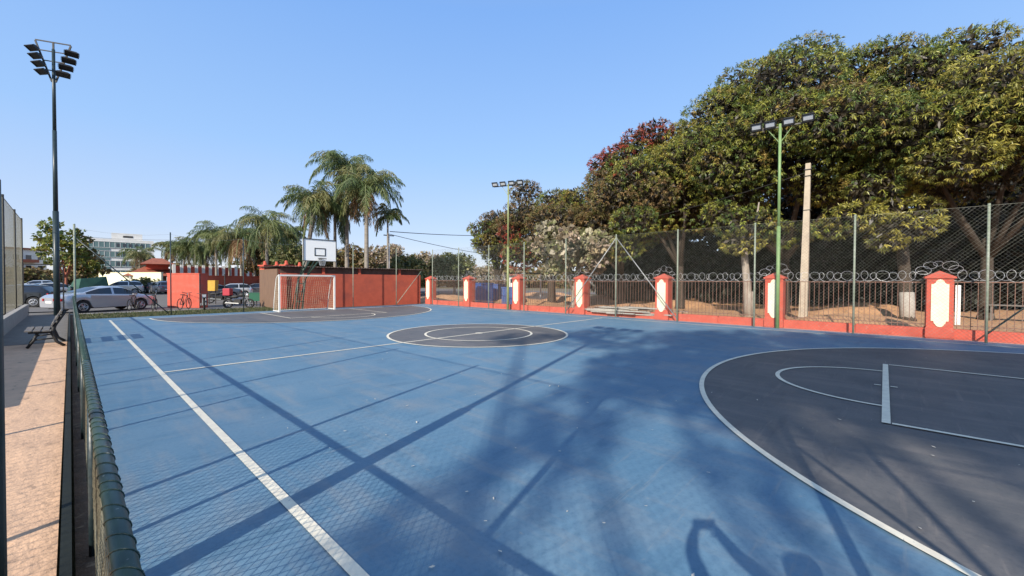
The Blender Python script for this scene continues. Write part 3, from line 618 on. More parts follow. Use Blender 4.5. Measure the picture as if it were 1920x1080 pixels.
# ------------------------------------------------------------------ bicycles and motorcycles
def ring(mb,c,r,t_,n=24,m=5): mb.path([(c[0]+r*math.cos(a),c[1],c[2]+r*math.sin(a)) for a in[2*math.pi*k/n for k in range(n)]],t_,m,True)
def bicycle(label,loc,rz):
    t=thing('bicycle',label,'bicycle',loc,rz,'bicycles leaning near the end fence')
    for x in(-.52,.52):
        mb=MB(); ring(mb,(x,0,.34),.32,.022); w_=mb.build('wheel',M['rubber'],t)
        s=MB()
        for k in range(12): a=2*math.pi*k/12; s.tube((x,0,.34),(x+.31*math.cos(a),0,.34+.31*math.sin(a)),.0025,n=3)
        s.build('spokes',M['galv'],w_)
    mb=MB(); P=dict(r=(-.52,0,.34),bb=(-.08,0,.3),s=(-.2,0,.82),h=(.36,0,.85),f=(.52,0,.34))
    for a,b in(('r','bb'),('r','s'),('bb','s'),('s','h'),('bb','h'),('h','f')): mb.tube(P[a],P[b],.018,n=6)
    mb.build('frame',M['black'],t); MB().path([(.3,-.26,1.02),(.36,-.1,1.0),(.38,0,.98),(.36,.1,1.0),(.3,.26,1.02)],.014,6).build('handlebar',M['black'],t); MB().tube((.36,0,.85),(.38,0,.98),.015,n=6).build('stem',M['galv'],t)
    MB().box((-.22,0,.9),(.26,.13,.05)).build('saddle',M['black'],t); MB().tube((-.2,0,.82),(-.22,0,.89),.014,n=6).build('seat_post',M['galv'],t)
    MB().tube((-.08,.03,.3),(-.08,.045,.3),.09,n=14).build('chainring',M['galv'],t)
    return t
bicycle('bicycle standing nose on in front of the side of the silver car, left one',Gd(250,582),R(68))
bicycle('bicycle standing by the front wheel of the silver car, right one',Gd(290,582),R(76))
bicycle('bicycle with raised handlebar in front of the bright red block',Gd(346,580),R(58))
def moto(label,loc,rz,box=None):
    t=thing('motorcycle',label,'motorcycle',loc,rz,'motorcycles near the end fence')
    for x in(-.62,.66):
        mb=MB(); ring(mb,(x,0,.3),.26,.05,24,8); w_=mb.build('wheel',M['rubber'],t,smooth=True); s=MB()
        for k in range(6): a=2*math.pi*k/6; s.tube((x,0,.3),(x+.24*math.cos(a),0,.3+.24*math.sin(a)),.012,n=4)
        s.build('spokes',M['rim'],w_)
    mb=MB().path([(-.62,0,.3),(-.3,0,.42),(.1,0,.35),(.35,0,.7),(.4,0,.85)],.04,6); mb.box((-.02,0,.42),(.4,.26,.3)); mb.build('engine',M['black'],t)
    MB().path([(-.75,0,.72),(-.5,0,.74),(-.1,0,.74),(.05,0,.78)],[.05,.1,.12,.05],8).build('seat',M['black'],t,smooth=True)
    MB().path([(0,0,.78),(.15,0,.85),(.32,0,.86),(.4,0,.8)],[.06,.13,.12,.04],10).build('tank',M['black'],t,smooth=True)
    for s in(-1,1): MB().tube((.66,s*.08,.3),(.42,s*.08,.95),.022,n=6).build('fork',M['galv'],t)
    MB().path([(.3,-.36,1.02),(.42,-.15,.98),(.42,.15,.98),(.3,.36,1.02)],.015,6).build('handlebar',M['black'],t)
    MB().tube((.5,0,.86),(.6,0,.86),.09,n=14).build('headlight',M['headl'],t); MB().tube((-.7,-.14,.35),(.1,-.16,.3),.04,n=8).build('exhaust',M['galv'],t)
    if box: MB().box((-.62,0,1.05),(.42,.44,.46)).build('rear_box',M[box],t,bevel=.03)
    return t
moto('black motorcycle with a red rear box parked sideways between two thin posts',Gd(447,577)+Vector((0,0,-.02)),R(-38),'binred')
moto('dark motorcycle seen nose on at the right side of the bright red block',Gd(383,580)+Vector((0,0,-.02)),R(-100))
moto('dark motorcycle standing deep in the yard under the shaded wall',Gd(412,567)+Vector((0,0,-.05)),R(-20))
# ------------------------------------------------------------------ buildings
def facing(px,d):
    p=D(px,523,d); p.z=0; a=math.atan2(p.y-CAM.y,p.x-CAM.x)-math.pi/2; return p,a
p,a=facing(224,135)
t=thing('office_building','white four storey block with green glass bands and a white roof box','building',p,a-.0)
MB().box((-.6,6,7.5),(18.5,12,15.4)).build('wall',M['bwall'],t); MB().box((2,5,15.6),(7.6,7,3.6)).build('roof_box',M['bwall'],t); MB().box((2.2,1.46,16.3),(2.4,.1,.6)).build('roof_sign',M['black'],t)
for k in range(4):
    z=13.3-3.1*k
    f=MB().box((-.3,-.06,z),(15.6,.16,1.9)); f=f.build('window_band',M['gglass'],t); mb=MB()
    for j in range(12): mb.box((-7.2+1.25*j,-.17,z),(.12,.1,1.6))
    mb.box((-.3,-.19,z+.98),(15.6,.1,.1)); mb.box((-.3,-.19,z-.98),(15.6,.1,.1)); mb.build('mullions',M['bwall'],f)
    for j in range(5): MB().box((-.2+1.45*j,-.2,z),(.75,.1,1.1)).build('window_pane',M['glass'],f)
    MB().box((-5,-.08,z-1.45),(5.5,.14,.9)).build('spandrel',M['gglass'],t)
p,a=facing(42,120)
t=thing('apartment_building','old pale apartment block with brown roof behind the footpath gate','building',p,a+.5)
MB().box((0,6,5.3),(11,12,10.8)).build('wall',M['bwall'],t); MB().box((0,6,10.9),(12,13,.5)).build('roof',M['tile'],t)
for k in range(3):
    for j in range(4):
        f=MB().box((-4+2.7*j,-.03,2.2+3.1*k),(1.2,.1,1.3)).build('window',M['glass'],t)
    MB().box((1,-.7,1.1+3.1*k),(4,1.4,.9)).build('balcony',M['tile'],t)
p,a=facing(291,62)
t=thing('restaurant','low building with dark terracotta hipped roofs in two tiers','building',p,a)
MB().box((0,3,1.2),(5.2,6,2.6)).build('wall',M['board'],t)
def hip(c,w,l,h,z): return MB().add([(c-w,-1,z),(c+w,-1,z),(c+w,l,z),(c-w,l,z),(c-w*.3,l*.45,z+h),(c+w*.3,l*.45,z+h)],[(0,1,5,4),(1,2,5),(2,3,4,5),(3,0,4),(0,3,2,1)])
hip(0,3.6,7.5,1.6,2.4).build('roof',M['tile'],t); hip(.3,2.0,5,1.0,4.2).build('upper_roof',M['tile'],t); MB().box((.3,2.5,3.9),(2.6,2.6,1)).build('upper_wall',M['red'],t)
for x in(-2.8,-1.4,0,1.4,2.8): MB().box((x,-.8,1.1),(.18,.18,2.6)).build('veranda_post',M['bwall'],t)
for k,(px,py,w_,h,d) in enumerate([(440,487,12,4.5,95),(385,490,9,4,100),(690,492,10,3.4,110),(968,492,5,3.5,120),(330,488,5,5,118)]):
    p,a=facing(px,d); t=thing('far_building',['long white building glimpsed between the palm trunks','pale building behind the left part of the palm row','white house low behind the shed roof and dry trees','small pale house far away left of the big crowns','white block beside the restaurant roofs'][k],'building',p,a,'distant pale buildings')
    MB().box((0,3,h/2),(w_,6,h)).build('wall',M['bwall'],t); hip(0,w_*.55,6.5,.9,h).build('roof',M['tile' if k in(2,3) else 'bwall'],t)
    mb=MB()
    for j in range(int(w_/2.2)): mb.box((-w_/2+1.2+2.2*j,-.02,h*.55),(.9,.08,1.1))
    mb.build('windows',M['glass'],t)
# ------------------------------------------------------------------ foliage
def unit(n):
    v=RNG.normal(size=(n,3)); return v/np.linalg.norm(v,axis=1,keepdims=True)
def leafquads(P,N,K,ln,wd,droop,cols,cj=.2,spread=.9):
    """P cluster centres, N outward dirs; K leaves per cluster -> verts (4 per leaf), colours"""
    n=len(P); P_=np.repeat(P,K,0); N_=np.repeat(N,K,0); m=n*K
    d=N_*.55+unit(m)*spread+np.array([0,0,-droop]); d/=np.linalg.norm(d,axis=1,keepdims=True)
    s=np.cross(d,unit(m)); s/=np.linalg.norm(s,axis=1,keepdims=True)+1e-6
    L=ln*RNG.uniform(.65,1.25,(m,1)); Wd=wd*RNG.uniform(.7,1.3,(m,1))
    b=P_+d*L*.12; mid=P_+d*L*.55; tip=P_+d*L; tip[:,2]-=L[:,0]*.18*droop
    V=np.stack([b,mid-s*Wd,tip,mid+s*Wd],1).reshape(-1,3)
    c=np.repeat(cols*RNG.uniform(.6,1.35,(n,1)),K,0)*(1+RNG.normal(0,cj,(m,1))); return V,np.clip(c,.004,1)
GRN=np.array([(.14,.18,.035),(.2,.23,.04),(.09,.135,.035),(.28,.28,.05),(.22,.225,.045),(.28,.2,.05)])
YEL=np.array([(.33,.3,.055),(.26,.25,.05),(.38,.33,.07),(.17,.185,.04)])
RED=np.array([(.36,.07,.04),(.3,.055,.035),(.24,.1,.045)]); BRN=np.array([(.22,.145,.06),(.18,.15,.05),(.25,.155,.065),(.14,.14,.045)])
DGR=np.array([(.018,.02,.01),(.025,.023,.013),(.03,.022,.017)])  # near-black leaf colour stands in for the deep shade under the canopy
DRY=np.array([(.42,.32,.22),(.34,.27,.16),(.46,.36,.28),(.23,.21,.1),(.28,.22,.14)]); PALE=np.array([(.4,.36,.24),(.32,.3,.16),(.23,.24,.1),(.48,.42,.31)])
BSH=np.array([(.11,.14,.045),(.15,.165,.055),(.19,.175,.07)])
def crown(parent,lobes,m='leaf',ln=.26,wd=.03,K=11,dens=5.,droop=.5,inner=True,name='crown',base=None,cut=None,zcut=-9,ncut=0):
    """lobes: list of (centre, (rx,ry,rz), palette)"""
    Vs=[];Cs=[]; base=np.array(base if base is not None else parent.location)
    for li,(c,r,pal) in enumerate(lobes):
        c=np.array(c); r=np.array(r); area=4*np.pi*((r[0]*r[1])**1.6/3+(r[0]*r[2])**1.6/3+(r[1]*r[2])**1.6/3)**(1/1.6)
        n=max(8,int(area*dens)); u=unit(n)
        if cut: u=u[(u@cut)>-.35]; n=len(u)
        nz=1+.09*np.sin(u[:,0]*7+c[0])*np.sin(u[:,1]*6+c[1])*np.cos(u[:,2]*7+c[2])+RNG.normal(0,.03,n)-.1*RNG.random(n)**3
        P=c+u*r*nz[:,None]; N=u/r; N/=np.linalg.norm(N,axis=1,keepdims=True)
        if li<ncut: kp=P[:,2]>zcut; P=P[kp]; N=N[kp]; n=len(P)
        if n<2: continue
        # patches of one colour rather than pepper
        f=.5+.5*np.sin(P[:,0]*1.7+c[1])*np.sin(P[:,1]*1.9+c[0])*np.sin(P[:,2]*2.1); idx=np.clip((f*len(pal)+RNG.normal(0,.9,n)).astype(int),0,len(pal)-1)
        V,C=leafquads(P,N,K,ln,wd,droop,pal[idx]); Vs.append(V);Cs.append(C)
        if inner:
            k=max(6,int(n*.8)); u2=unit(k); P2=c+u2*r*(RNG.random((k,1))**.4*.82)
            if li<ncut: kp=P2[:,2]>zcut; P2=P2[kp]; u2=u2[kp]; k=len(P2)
            V,C=leafquads(P2,u2,3,min(.55,ln*2),wd*3.2,.2,(np.array([(.05,.04,.025)])[np.zeros(len(u2),int)] if m=='leaf' else pal[RNG.integers(0,len(pal),len(u2))]*.85)); Vs.append(V);Cs.append(C)  # inner leaf cards coloured darker, painting shade into the crown's hollows
    V=np.concatenate(Vs)-base; o=leafmesh(name,V,4,np.concatenate(Cs),M[m],parent); return o
def lobed(c,r,pal,n,rl,seed,pals=None,zmin=-.45):
    """break a big ellipsoid into surface lobes"""
    g=np.random.default_rng(seed); out=[(c,tuple(np.array(r)*.7),pal)]; k=0
    ph=(1+5**.5)/2
    for i in range(n):
        z=1-2*(i+.5)/n; 
        if z<zmin: continue
        th=2*np.pi*i/ph+seed; rr=math.sqrt(1-z*z); u=np.array([rr*math.cos(th),rr*math.sin(th),z])+g.normal(0,.12,3)
        f=g.uniform(.62,.84); p=np.array(c)+u*np.array(r)*f; s=rl*g.uniform(.62,1.2)
        out.append((tuple(p),(s,s,s*g.uniform(.5,.75)),(pals[g.integers(0,len(pals))] if pals else pal)))
    return out
def trunk(parent,h,r,m='bark',lean=(0,0),limbs=(),name='trunk'):
    mb=MB(); mb.path([(0,0,-.15),(lean[0]*.05,lean[1]*.05,.25),(lean[0]*.3,lean[1]*.3,h*.35),(lean[0]*.7,lean[1]*.7,h*.7),(lean[0],lean[1],h)],[r*1.5,r*1.1,r*.95,r*.85,r*.7],9)
    for (x,y,z) in limbs:
        a=Vector((lean[0]*.8,lean[1]*.8,h*.75)); b=Vector((x,y,z)); mid=a.lerp(b,.5)+Vector((random.uniform(-.3,.3),random.uniform(-.3,.3),.25)); mb.path([a,mid,b],[r*.6,r*.4,r*.14],7)
    return mb.build(name,M[m],parent,smooth=True)
def tree(name,label,px,d,zc,rx,rz,pal,n,rl,seed,extra=(),pals=None,dens=9.5,th=None,tr=.3,barkm='bark',group=None,ry=None,ln=.215,wd=.02,K=13,m='leaf',zmin=-.45,lean=(0,0)):
    p=D(px,523,d); p.z=0
    t=thing(name,label,'tree',p,0,group); ry=ry or rx
    lobes=lobed((p.x,p.y,zc),(rx,ry,rz),pal,n,rl,seed,pals,zmin); nc=len(lobes) if (name=='mango_tree' and px>1200) else 0
    for (ex,ey,ed,er,ez,ep) in extra:
        q=D(ex,ey,ed); lobes.append(((q.x,q.y,q.z),(er,er,ez),ep))
    th=th or max(1.2,zc-rz*.5)
    trunk(t,th,tr,barkm,lean,[(random.uniform(-.6,.6)*rx,random.uniform(-.6,.6)*rx,zc+random.uniform(-.3,.3)*rz) for _ in range(6)])
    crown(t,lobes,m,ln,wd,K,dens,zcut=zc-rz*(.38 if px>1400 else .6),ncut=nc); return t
G1=[GRN,GRN,GRN,YEL,BRN]
grp='big mango trees beyond the red boundary'
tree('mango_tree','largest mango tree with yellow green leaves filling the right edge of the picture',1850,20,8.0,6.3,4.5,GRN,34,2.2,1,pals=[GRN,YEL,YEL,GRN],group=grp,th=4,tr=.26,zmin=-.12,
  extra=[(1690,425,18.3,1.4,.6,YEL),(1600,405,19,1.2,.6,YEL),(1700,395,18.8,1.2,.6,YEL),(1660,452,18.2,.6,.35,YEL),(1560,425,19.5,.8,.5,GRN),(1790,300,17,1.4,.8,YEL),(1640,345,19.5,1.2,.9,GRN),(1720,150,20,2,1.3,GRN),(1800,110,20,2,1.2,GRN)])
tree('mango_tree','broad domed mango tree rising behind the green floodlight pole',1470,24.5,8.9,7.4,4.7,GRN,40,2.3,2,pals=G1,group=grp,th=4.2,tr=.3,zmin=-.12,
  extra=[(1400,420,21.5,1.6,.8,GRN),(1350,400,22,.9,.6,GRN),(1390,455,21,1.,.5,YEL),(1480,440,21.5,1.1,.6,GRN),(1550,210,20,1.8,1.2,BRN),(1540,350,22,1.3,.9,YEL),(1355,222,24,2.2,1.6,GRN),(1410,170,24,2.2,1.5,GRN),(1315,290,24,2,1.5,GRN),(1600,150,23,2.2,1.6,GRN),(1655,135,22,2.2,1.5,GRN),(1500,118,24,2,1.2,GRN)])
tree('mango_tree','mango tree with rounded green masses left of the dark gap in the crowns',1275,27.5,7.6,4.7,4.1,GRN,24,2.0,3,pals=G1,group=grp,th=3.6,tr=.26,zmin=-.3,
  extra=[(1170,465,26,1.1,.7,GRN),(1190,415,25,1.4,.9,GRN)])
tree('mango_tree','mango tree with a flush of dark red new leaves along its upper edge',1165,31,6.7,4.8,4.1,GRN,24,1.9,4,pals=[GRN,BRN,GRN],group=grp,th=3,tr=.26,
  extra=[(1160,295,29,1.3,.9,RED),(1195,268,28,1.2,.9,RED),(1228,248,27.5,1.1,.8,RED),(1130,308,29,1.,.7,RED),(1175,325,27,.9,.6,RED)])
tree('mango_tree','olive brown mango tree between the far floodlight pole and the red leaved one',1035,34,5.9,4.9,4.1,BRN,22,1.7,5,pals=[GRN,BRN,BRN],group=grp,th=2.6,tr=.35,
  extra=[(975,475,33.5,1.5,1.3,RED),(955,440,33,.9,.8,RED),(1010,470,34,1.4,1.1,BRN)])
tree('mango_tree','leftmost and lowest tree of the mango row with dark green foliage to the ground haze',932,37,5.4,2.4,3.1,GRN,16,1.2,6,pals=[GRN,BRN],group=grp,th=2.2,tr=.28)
tree('small_tree','small tree with pale greyish leaves and bare grey limbs behind the railing',1075,27.5,3.9,2.9,2.0,PALE,20,.8,7,pals=[PALE,DRY],th=1.5,tr=.14,barkm='palebark',ln=.22,wd=.06,K=5,dens=5,m='bush',zmin=-.7)
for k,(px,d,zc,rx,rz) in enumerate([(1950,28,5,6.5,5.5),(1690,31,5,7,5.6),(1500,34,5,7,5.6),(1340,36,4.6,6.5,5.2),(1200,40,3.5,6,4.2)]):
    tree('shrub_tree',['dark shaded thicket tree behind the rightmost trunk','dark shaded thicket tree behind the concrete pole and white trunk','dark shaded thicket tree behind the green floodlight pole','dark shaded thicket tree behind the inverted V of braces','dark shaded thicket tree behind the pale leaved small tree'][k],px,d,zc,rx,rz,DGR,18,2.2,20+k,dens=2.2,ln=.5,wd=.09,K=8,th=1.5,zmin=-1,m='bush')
# extra trunks under the canopy
t=thing('tree_trunk','thick bare trunk painted white at its foot, left of the nearest red pillar','tree trunk',D(1703,523,19.2).xy.to_3d())
trunk(t,5,.26,'bark',(.4,.3),[(1.5,1,6),(-1,.6,6.5)]); MB().tube((0,0,-.1),(.05,.04,1.35),.3,.27,n=12).build('white_paint',M['kerbc'],t,smooth=True)
t=thing('tree_trunk','pale knobbly trunk rising behind the green floodlight pole','tree trunk',D(1405,523,21.5).xy.to_3d()); trunk(t,4.5,.2,'palebark',(-.2,.3),[(1,1,5.5),(-1,-.6,5.8)]); MB().tube((0,0,-.1),(-.01,.02,1.3),.26,.22,n=12).build('white_paint',M['palebark'],t,smooth=True)
t=thing('white_board','tall white board leaning behind the nearest red pillar','board',D(1797,523,17.4).xy.to_3d(),R(90)); MB().box((0,0,.85),(.16,.05,1.7)).build('plank',M['white'],t)
# yard stuff beyond the railing
for k,(px,py,w_,h,d) in enumerate([(905,552,1.3,1.6,31),(928,553,1.5,1.5,33),(955,554,1.3,1.3,30)]):
    p=D(px,523,d); p.z=0; t=thing('container',['blue container left one of the three beyond the far railing','middle blue container with the tallest body beyond the far railing','blue container nearest the far floodlight pole'][k],'container',p,R(20*k)); MB().box((0,0,h/2),(w_,w_*.8,h)).build('body',M['bluep'],t,bevel=.04); MB().box((0,0,h+.03),(w_*1.05,w_*.85,.08)).build('lid',M['bluep'],t)
t=thing('frame','white rectangular pipe frame standing far beyond the railing','frame',D(980,523,40).xy.to_3d(),R(-40))
for x in(-1.8,1.8): MB().box((x,0,1.3),(.12,.12,2.7)).build('upright',M['white'],t)
MB().box((0,0,2.6),(3.7,.12,.12)).build('bar',M['alu'],t)
mb=MB()
for k in range(26):
    s=random.uniform(-1,1); mb.box((random.uniform(-.6,.6),random.uniform(-1.6,1.6),.1+.08*k/5),(random.uniform(1.5,3),.12,.05),rz=R(90)+random.uniform(-.15,.15))
tag(mb.build('plank_pile',M['kerbc'],loc=D(1175,523,21).xy.to_3d(),),'flat pile of pale planks on the soil behind the braces','planks')
t=thing('picnic_table','grey wooden table standing in the shade at the right edge','table',D(1905,523,19).xy.to_3d(),R(80)); MB().box((0,0,.75),(1.8,.8,.05)).build('table_top',M['slat'],t)
for x in(-.7,.7):
    for y in(-.3,.3): MB().box((x,y,.36),(.08,.08,.74)).build('leg',M['slat'],t)
# ------------------------------------------------------------------ palms
def palm_mesh(seed,R_=3.0,nf=22,skirt=.3,dens=60,col=None):
    g=np.random.default_rng(seed); V=[];C=[]; mb=MB()
    pal=col if col is not None else np.array([(.11,.155,.05),(.16,.19,.06),(.085,.125,.045),(.21,.2,.075)])
    for i in range(nf):
        az=2*np.pi*(i*.382+g.uniform(-.05,.05)); el=math.radians(g.uniform(-45,75) if i%3 else g.uniform(20,80)); Lf=R_*g.uniform(.8,1.1)
        dead=g.random()<skirt and el<0
        pts=[]; p=np.array([0,0,0.]); e=el; h=np.array([math.cos(az),math.sin(az),0])
        for k in range(15):
            pts.append(p.copy()); p=p+(h*math.cos(e)+np.array([0,0,math.sin(e)]))*Lf/14; e-=math.radians(g.uniform(6,10.5)) if e>-1.35 else 0
        pts=np.array(pts); mb.path([tuple(q) for q in pts],[.035*(1-k/16) +.006 for k in range(15)],4)
        side=np.cross(h,[0,0,1.]); c0=np.array((.3,.18,.09)) if dead else pal[g.integers(0,len(pal))]
        for j in range(dens):
            s=(j+.5)/dens*13.; a=int(s); q=pts[a]*(1-s+a)+pts[a+1]*(s-a); tg=pts[a+1]-pts[a]; tg/=np.linalg.norm(tg)
            if j<5: continue
            ll=.82*math.sin(min(1,.25+s/9)*math.pi*.62)*(1.15-s/16)*R_/3
            for sd in(-1,1):
                d=side*sd*g.uniform(.35,.9)+tg*g.uniform(.2,.6)+np.array([0,0,g.uniform(-1.,.15)]); d/=np.linalg.norm(d); wv=np.cross(d,[g.normal(),g.normal(),g.normal()]); wv/=np.linalg.norm(wv)+1e-6; wv*=.03
                tip=q+d*ll; tip[2]-=ll*.35; md=q+d*ll*.55
                V.append([q,md-wv,tip,md+wv]); C.append(c0*g.uniform(.7,1.3))
    return np.array(V).reshape(-1,3),np.array(C),mb
def palm(label,px,pyc,d,seed,R_=3.,skirt=.25,group='row of palms behind the parking area',lean=(0,0),r=.17,nf=38,col=None,name='palm_tree'):
    c=D(px,pyc,d); t=thing(name,label,'palm',(c.x-lean[0],c.y-lean[1],0),0,group); h=c.z
    mb=MB(); mb.path([(0,0,-.1),(lean[0]*.1,lean[1]*.1,h*.2),(lean[0]*.4,lean[1]*.4,h*.5),(lean[0]*.75,lean[1]*.75,h*.8),(lean[0],lean[1],h)],[r*1.25,r,r*.95,r*.85,r*.9],10)
    mb.tube((lean[0],lean[1],h-.9),(lean[0],lean[1],h+.2),r*.8,r*1.15,n=10); mb.build('trunk',M['palmbark'],t,smooth=True)
    V,C,sb=palm_mesh(seed,R_,nf,skirt,col=col); o=leafmesh('crown',V,4,C,M['palm'],t); o.location=(lean[0],lean[1],h)
    s=sb.build('frond_stems',M['ygreen'],o,smooth=True)
    return t
bg_='tall palms rising behind the shed'
palm('tallest palm rising above the backboard',650,315,41,1,4.6,.1,bg_,r=.2)
palm('palm with a brown skirt of dead fronds right of the tallest one',687,352,38,2,4.3,.5,bg_,r=.2)
palm('leaning palm directly behind the backboard',592,378,38,3,4.0,.3,bg_,lean=(.9,-.9),r=.2)
palm('palm with its crown low behind the tallest one, left side',628,395,42,4,3.8,.3,bg_)
palm('thin palm on the far right of the tall group',727,405,40,5,2.5,.1,bg_,r=.1,nf=15)
palm('broad palm standing just left of the tall group',500,420,46,6,4.6,.3,bg_,nf=26)
palm('palm in the row, closest to the broad palm',452,446,56,7,4.4,.4)
palm('palm in the row with the highest crown top left of the broad palm',405,441,62,8,4.4,.3)
palm('second palm in the row right of the restaurant',365,464,66,9,3.8,.3)
palm('palm standing in the row between restaurant and highest crown',345,468,70,10,3.5,.3)
palm('palm closest to the right end of the restaurant roofs',322,462,72,11,3.4,.3)
palm('palm in the row half hidden by its taller neighbours',430,455,64,12,4.4,.4)
palm('palm overlapping the left side of the broad palm',478,452,58,15,4.0,.4)
palm('palm between the broad palm and the tall group',540,440,55,16,3.4,.3)
palm('bushy palm in front of the glass office building',262,478,75,13,4.2,.1,'palms by the office building',nf=24)
palm('low palm behind the row between two trunks',385,468,70,14,4.2,.4)
# ------------------------------------------------------------------ shrubs and trees behind the shed
gb='dry trees behind the shed'
for k,(px,d,zc,rx,rz,pal,lab) in enumerate([(560,55,4.3,4.2,3.3,BSH,'green and brown tree directly left of the backboard'),(520,60,3.9,3.6,2.8,BRN,'brownish tree behind the broad palm'),(660,56,3.8,3.6,2.8,BRN,'brownish tree right of the backboard between palm trunks'),(725,58,4.0,4.0,3.0,DRY,'pale dry tree behind the thin palm'),(762,50,2.6,2.6,2.0,BSH,'low green bush above the right part of the shed'),(800,60,3.3,3.6,2.5,DRY,'pinkish dry tree with bare twigs above the end of the shed'),(852,58,3.3,2.6,2.4,BSH,'round green tree standing alone left of the mango row'),(775,66,3.6,3.6,2.7,DRY,'pale dry tree behind the low green bush'),(600,62,4.3,3.6,3.2,BRN,'brown tree hidden behind the backboard'),(905,75,2.6,5,2.0,DRY,'low dry thicket under the leftmost mango tree')]):
    tree('bushy_tree',lab,px,d,zc,rx,rz,pal,14,1.4,40+k,dens=3.,th=1.6,tr=.18,barkm='palebark',group=gb,ln=.4,wd=.07,K=6,m='bush',zmin=-.8)
tree('broadleaf_tree','dark open tree with a reddish double trunk beside the tall floodlight pole',124,45,5.2,2.7,2.7,GRN,16,.85,60,pals=[GRN,BRN,GRN],dens=2.5,th=2.6,tr=.13,barkm='tile',ln=.34,wd=.07,K=7,m='bush')
tree('broadleaf_tree','smaller green tree between the corner post and the glass building',160,50,3.4,2.2,1.7,GRN,12,.8,61,pals=[GRN,BRN],dens=3.,th=1.5,tr=.14,ln=.34,wd=.07,K=7,m='bush')
tree('shrub','green shrub in front of the restaurant beside the parked row',262,56,1.0,2.6,1.0,BSH,9,.8,62,dens=4,th=.6,tr=.08,ln=.3,wd=.06,K=6,m='bush',zmin=-.9)
for k,(px,d,zc,rx,rz) in enumerate([(20,100,1.8,5,2),(90,110,1.6,5,1.8),(170,125,1.6,6,1.6),(290,130,2.2,6,2.2),(350,140,4,12,4.2),(470,130,3.5,12,3.6),(620,120,3,11,3.4),(750,120,2.8,12,3.2),(860,130,2.6,12,3.2),(960,130,2.8,11,3.4),(1040,120,3,10,3.6)]):
    tree('far_tree','distant hazy tree on the skyline, number '+str(k+1) if 0 else ['distant low tree far left behind the gate','distant trees left of the glass building','distant tree at the foot of the glass building','distant tree behind the restaurant','distant tree behind the left end of the palm row','distant tree behind the middle of the palm row','distant tree behind the backboard','distant tree behind the thin palm','distant tree behind the lone round green tree','distant tree seen under the leftmost mango crown','distant tree seen under the olive brown mango tree'][k],px,d,zc,rx,rz,BRN,10,3,80+k,dens=.8,th=1,tr=.3,group='distant trees on the skyline',ln=.9,wd=.25,K=5,m='bush',zmin=-.9)
# utility pole and cables behind the shed
p=D(729,523,44); p.z=0; t=thing('utility_pole','thin pole pale at its foot standing behind the right part of the shed','pole',p); MB().tube((0,0,0),(0,0,6.9),.12,.09,n=10).build('shaft',M['bwall'],t,smooth=True); MB().box((0,0,6.7),(1.2,.1,.1)).build('crossarm',M['black'],t)
top=D(731,434,44)
cable('cable','upper overhead cable running right from the thin pole behind the shed',top,D(980,440,70),.3,.04); cable('cable','lower overhead cable sagging right from the thin pole behind the shed',top-Vector((0,0,.3)),D(1010,487,66),.5,.03)
cable('cable','thin sagging wire across the sky at the far left behind the corner post',D(80,436,60),D(500,441,60),.9,.02)
# ------------------------------------------------------------------ shade tree behind the camera, photographer
t=thing('shade_tree','large spreading tree behind the camera whose shadow falls on the court','tree',(-24,-20,0))
def uv(u,v,z): return (.955*u-.296*v,.296*u+.955*v,z)
lob=[]
for (us,v,z,r,rz) in[(9,-11,14,2.6,2.0),(6,-9.5,13,2.3,1.7),(9,-14.5,14,2.8,2),(10.3,-13.5,15,2.2,1.4),(5.6,-13,12.5,2.2,1.4),(9.,-6.5,13,1.5,.8),(7.6,-4.3,12.6,.8,.5),(10,-9.4,14.3,1.6,.9),(1.5,-7.9,10.5,.7,1.1),(-1.5,-7.8,9.5,.5,1.),(4.6,-8.4,12,1.2,.9),(4.8,-15.5,11,2.2,1.4),(9.5,-16.8,14.5,2.2,1.5),(6,-17,13,2.6,1.8),(4.6,-11.2,11.3,1.1,.7),(2.2,-13,11,1.3,.8),(3,-16.3,11,1.5,.9),(.6,-15,10,1.2,.7),(7.5,-18.6,13,2,1.4),(-.6,-12.8,9,.8,.5),(3.4,-9.5,11,.8,.9),(.9,-9.7,10,.4,.5),(3.6,-12.4,11,1.0,.8),(.2,-13.4,10,.8,.7),(5.5,-9.2,12,1.2,1.),(2.4,-10.5,11,.75,.6),(3.2,-14.4,11,1.3,.8),(1,-17,11,1.3,.8),(5.5,-13,12,1.2,.9),(3.2,-11.7,11,.5,.7)]:
    z*=1.45; u=us-1.857*z; lob.append((uv(u,v,z),(r,r,rz),GRN))
trunk(t,12,.26,'bark',(0,0),[(q[0][0]+24,q[0][1]+20,q[0][2]) for q in lob[::2]])
crown(t,lob,ln=.3,wd=.035,K=9,dens=4.5,base=(-24,-20,0))
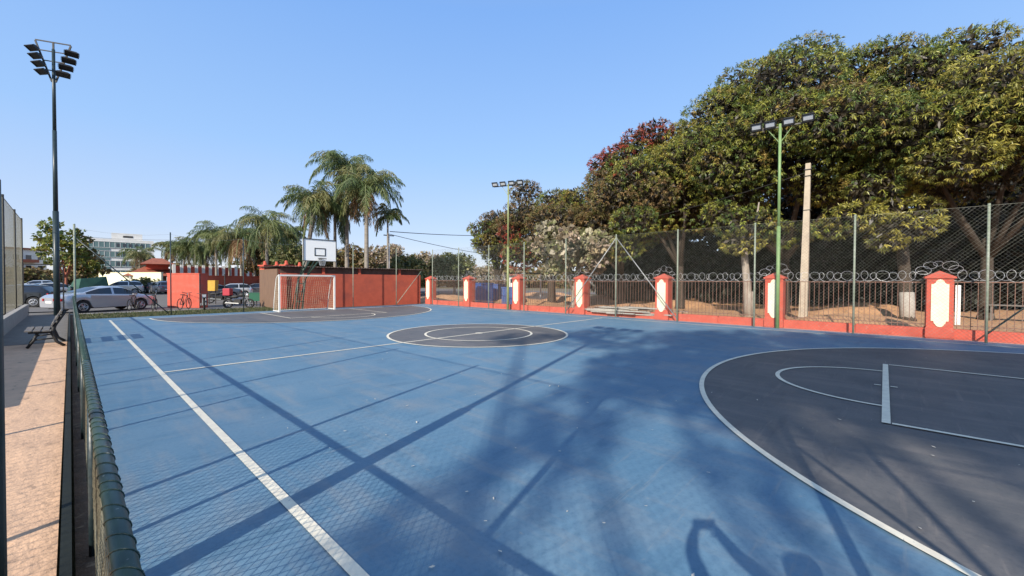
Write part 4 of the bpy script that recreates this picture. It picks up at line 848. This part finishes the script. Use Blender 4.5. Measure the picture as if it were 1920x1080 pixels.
# photographer: one skinned body, arms raised to hold a phone at the camera
def person(loc,rz):
    V=[(0,0,.95),(0,0,1.2),(0,0,1.42),(0,.01,1.53),(0,.03,1.62),(0,.04,1.75),
       (-.2,0,1.42),(-.44,.12,1.38),(-.5,.36,1.56),(-.46,.41,1.64),(.2,0,1.42),(.12,.26,1.3),(-.2,.38,1.52),(-.28,.42,1.62),
       (-.11,0,.9),(-.12,.02,.5),(-.12,-.02,.1),(-.12,.12,.04),(.11,0,.9),(.13,.03,.5),(.14,-.02,.1),(.14,.12,.04)]
    Rr=[.17,.16,.16,.065,.115,.12,.08,.06,.045,.042,.08,.06,.045,.042,.1,.07,.045,.04,.1,.07,.045,.04]
    E=[(0,1),(1,2),(2,3),(3,4),(4,5),(2,6),(6,7),(7,8),(8,9),(2,10),(10,11),(11,12),(12,13),(0,14),(14,15),(15,16),(16,17),(0,18),(18,19),(19,20),(20,21)]
    for s,h in((-1,9),(1,13)):                         # fingers
        for k in range(4):
            i=len(V); b=V[h]; V.append((b[0]+s*-.0+(-s)*.02,b[1]+.03,b[2]+.05-.022*k)); V.append((b[0]-s*.055,b[1]+.035,b[2]+.055-.024*k)); Rr+= [.009,.008]; E+=[(h,i),(i,i+1)]
    me=bpy.data.meshes.new('person'); me.from_pydata(V,E,[]); me.materials.append(M['shirt'])
    o=bpy.data.objects.new('person',me); COL.objects.link(o); o.location=loc; o.rotation_euler=(0,0,rz)
    sk=o.modifiers.new('skin','SKIN'); 
    for i,d in enumerate(me.skin_vertices[0].data if len(me.skin_vertices) else []): d.radius=(Rr[i],Rr[i]*.85)
    if len(me.skin_vertices): me.skin_vertices[0].data[0].use_root=True
    o.modifiers.new('sub','SUBSURF').levels=1; o.modifiers['sub'].render_levels=1
    return tag(o,'person standing behind the low fence with both hands raised to hold a phone','person')
pp=person((-1.285,-10.88,0),R(-47.45)); pp.scale=(1.07,1.07,1.07)
t=thing('phone','black phone held up landscape in both hands above the low fence','phone',CAM-fw*.035,R(-47.45)); MB().box((0,0,0),(.165,.008,.078)).build('body',M['black'],t,bevel=.003); MB().box((0,-.0055,0),(.155,.002,.07)).build('screen',M['glass'],t)
# ------------------------------------------------------------------ small litter on the court
lm=[]
lf=MB().add([(-.03,0,0.0),(-.01,-.012,.006),(.03,0,.012),(.005,.014,.007)],[(0,1,2),(0,2,3)])
M['dryleaf']=mat('dry_leaf',(.7,.66,.55),(.6,.5,.38),scale=30,rough=.8)
first=None
for k in range(110):
    x=random.uniform(.3,13) if k<60 else random.uniform(.3,6); y=random.uniform(-12.5,6) if k<60 else random.uniform(-11.5,-4)
    if first is None: first=lf.build('dry_leaf',M['dryleaf']); o=first
    else: o=first.copy(); COL.objects.link(o)
    o.location=(x,y,.012); s=random.uniform(.35,.85); o.scale=(s,s,s); o.rotation_euler=(0,0,random.uniform(0,6.28)); tag(o,'small curled pale dry leaf lying on the court surface','leaf','dry leaves scattered on the court')
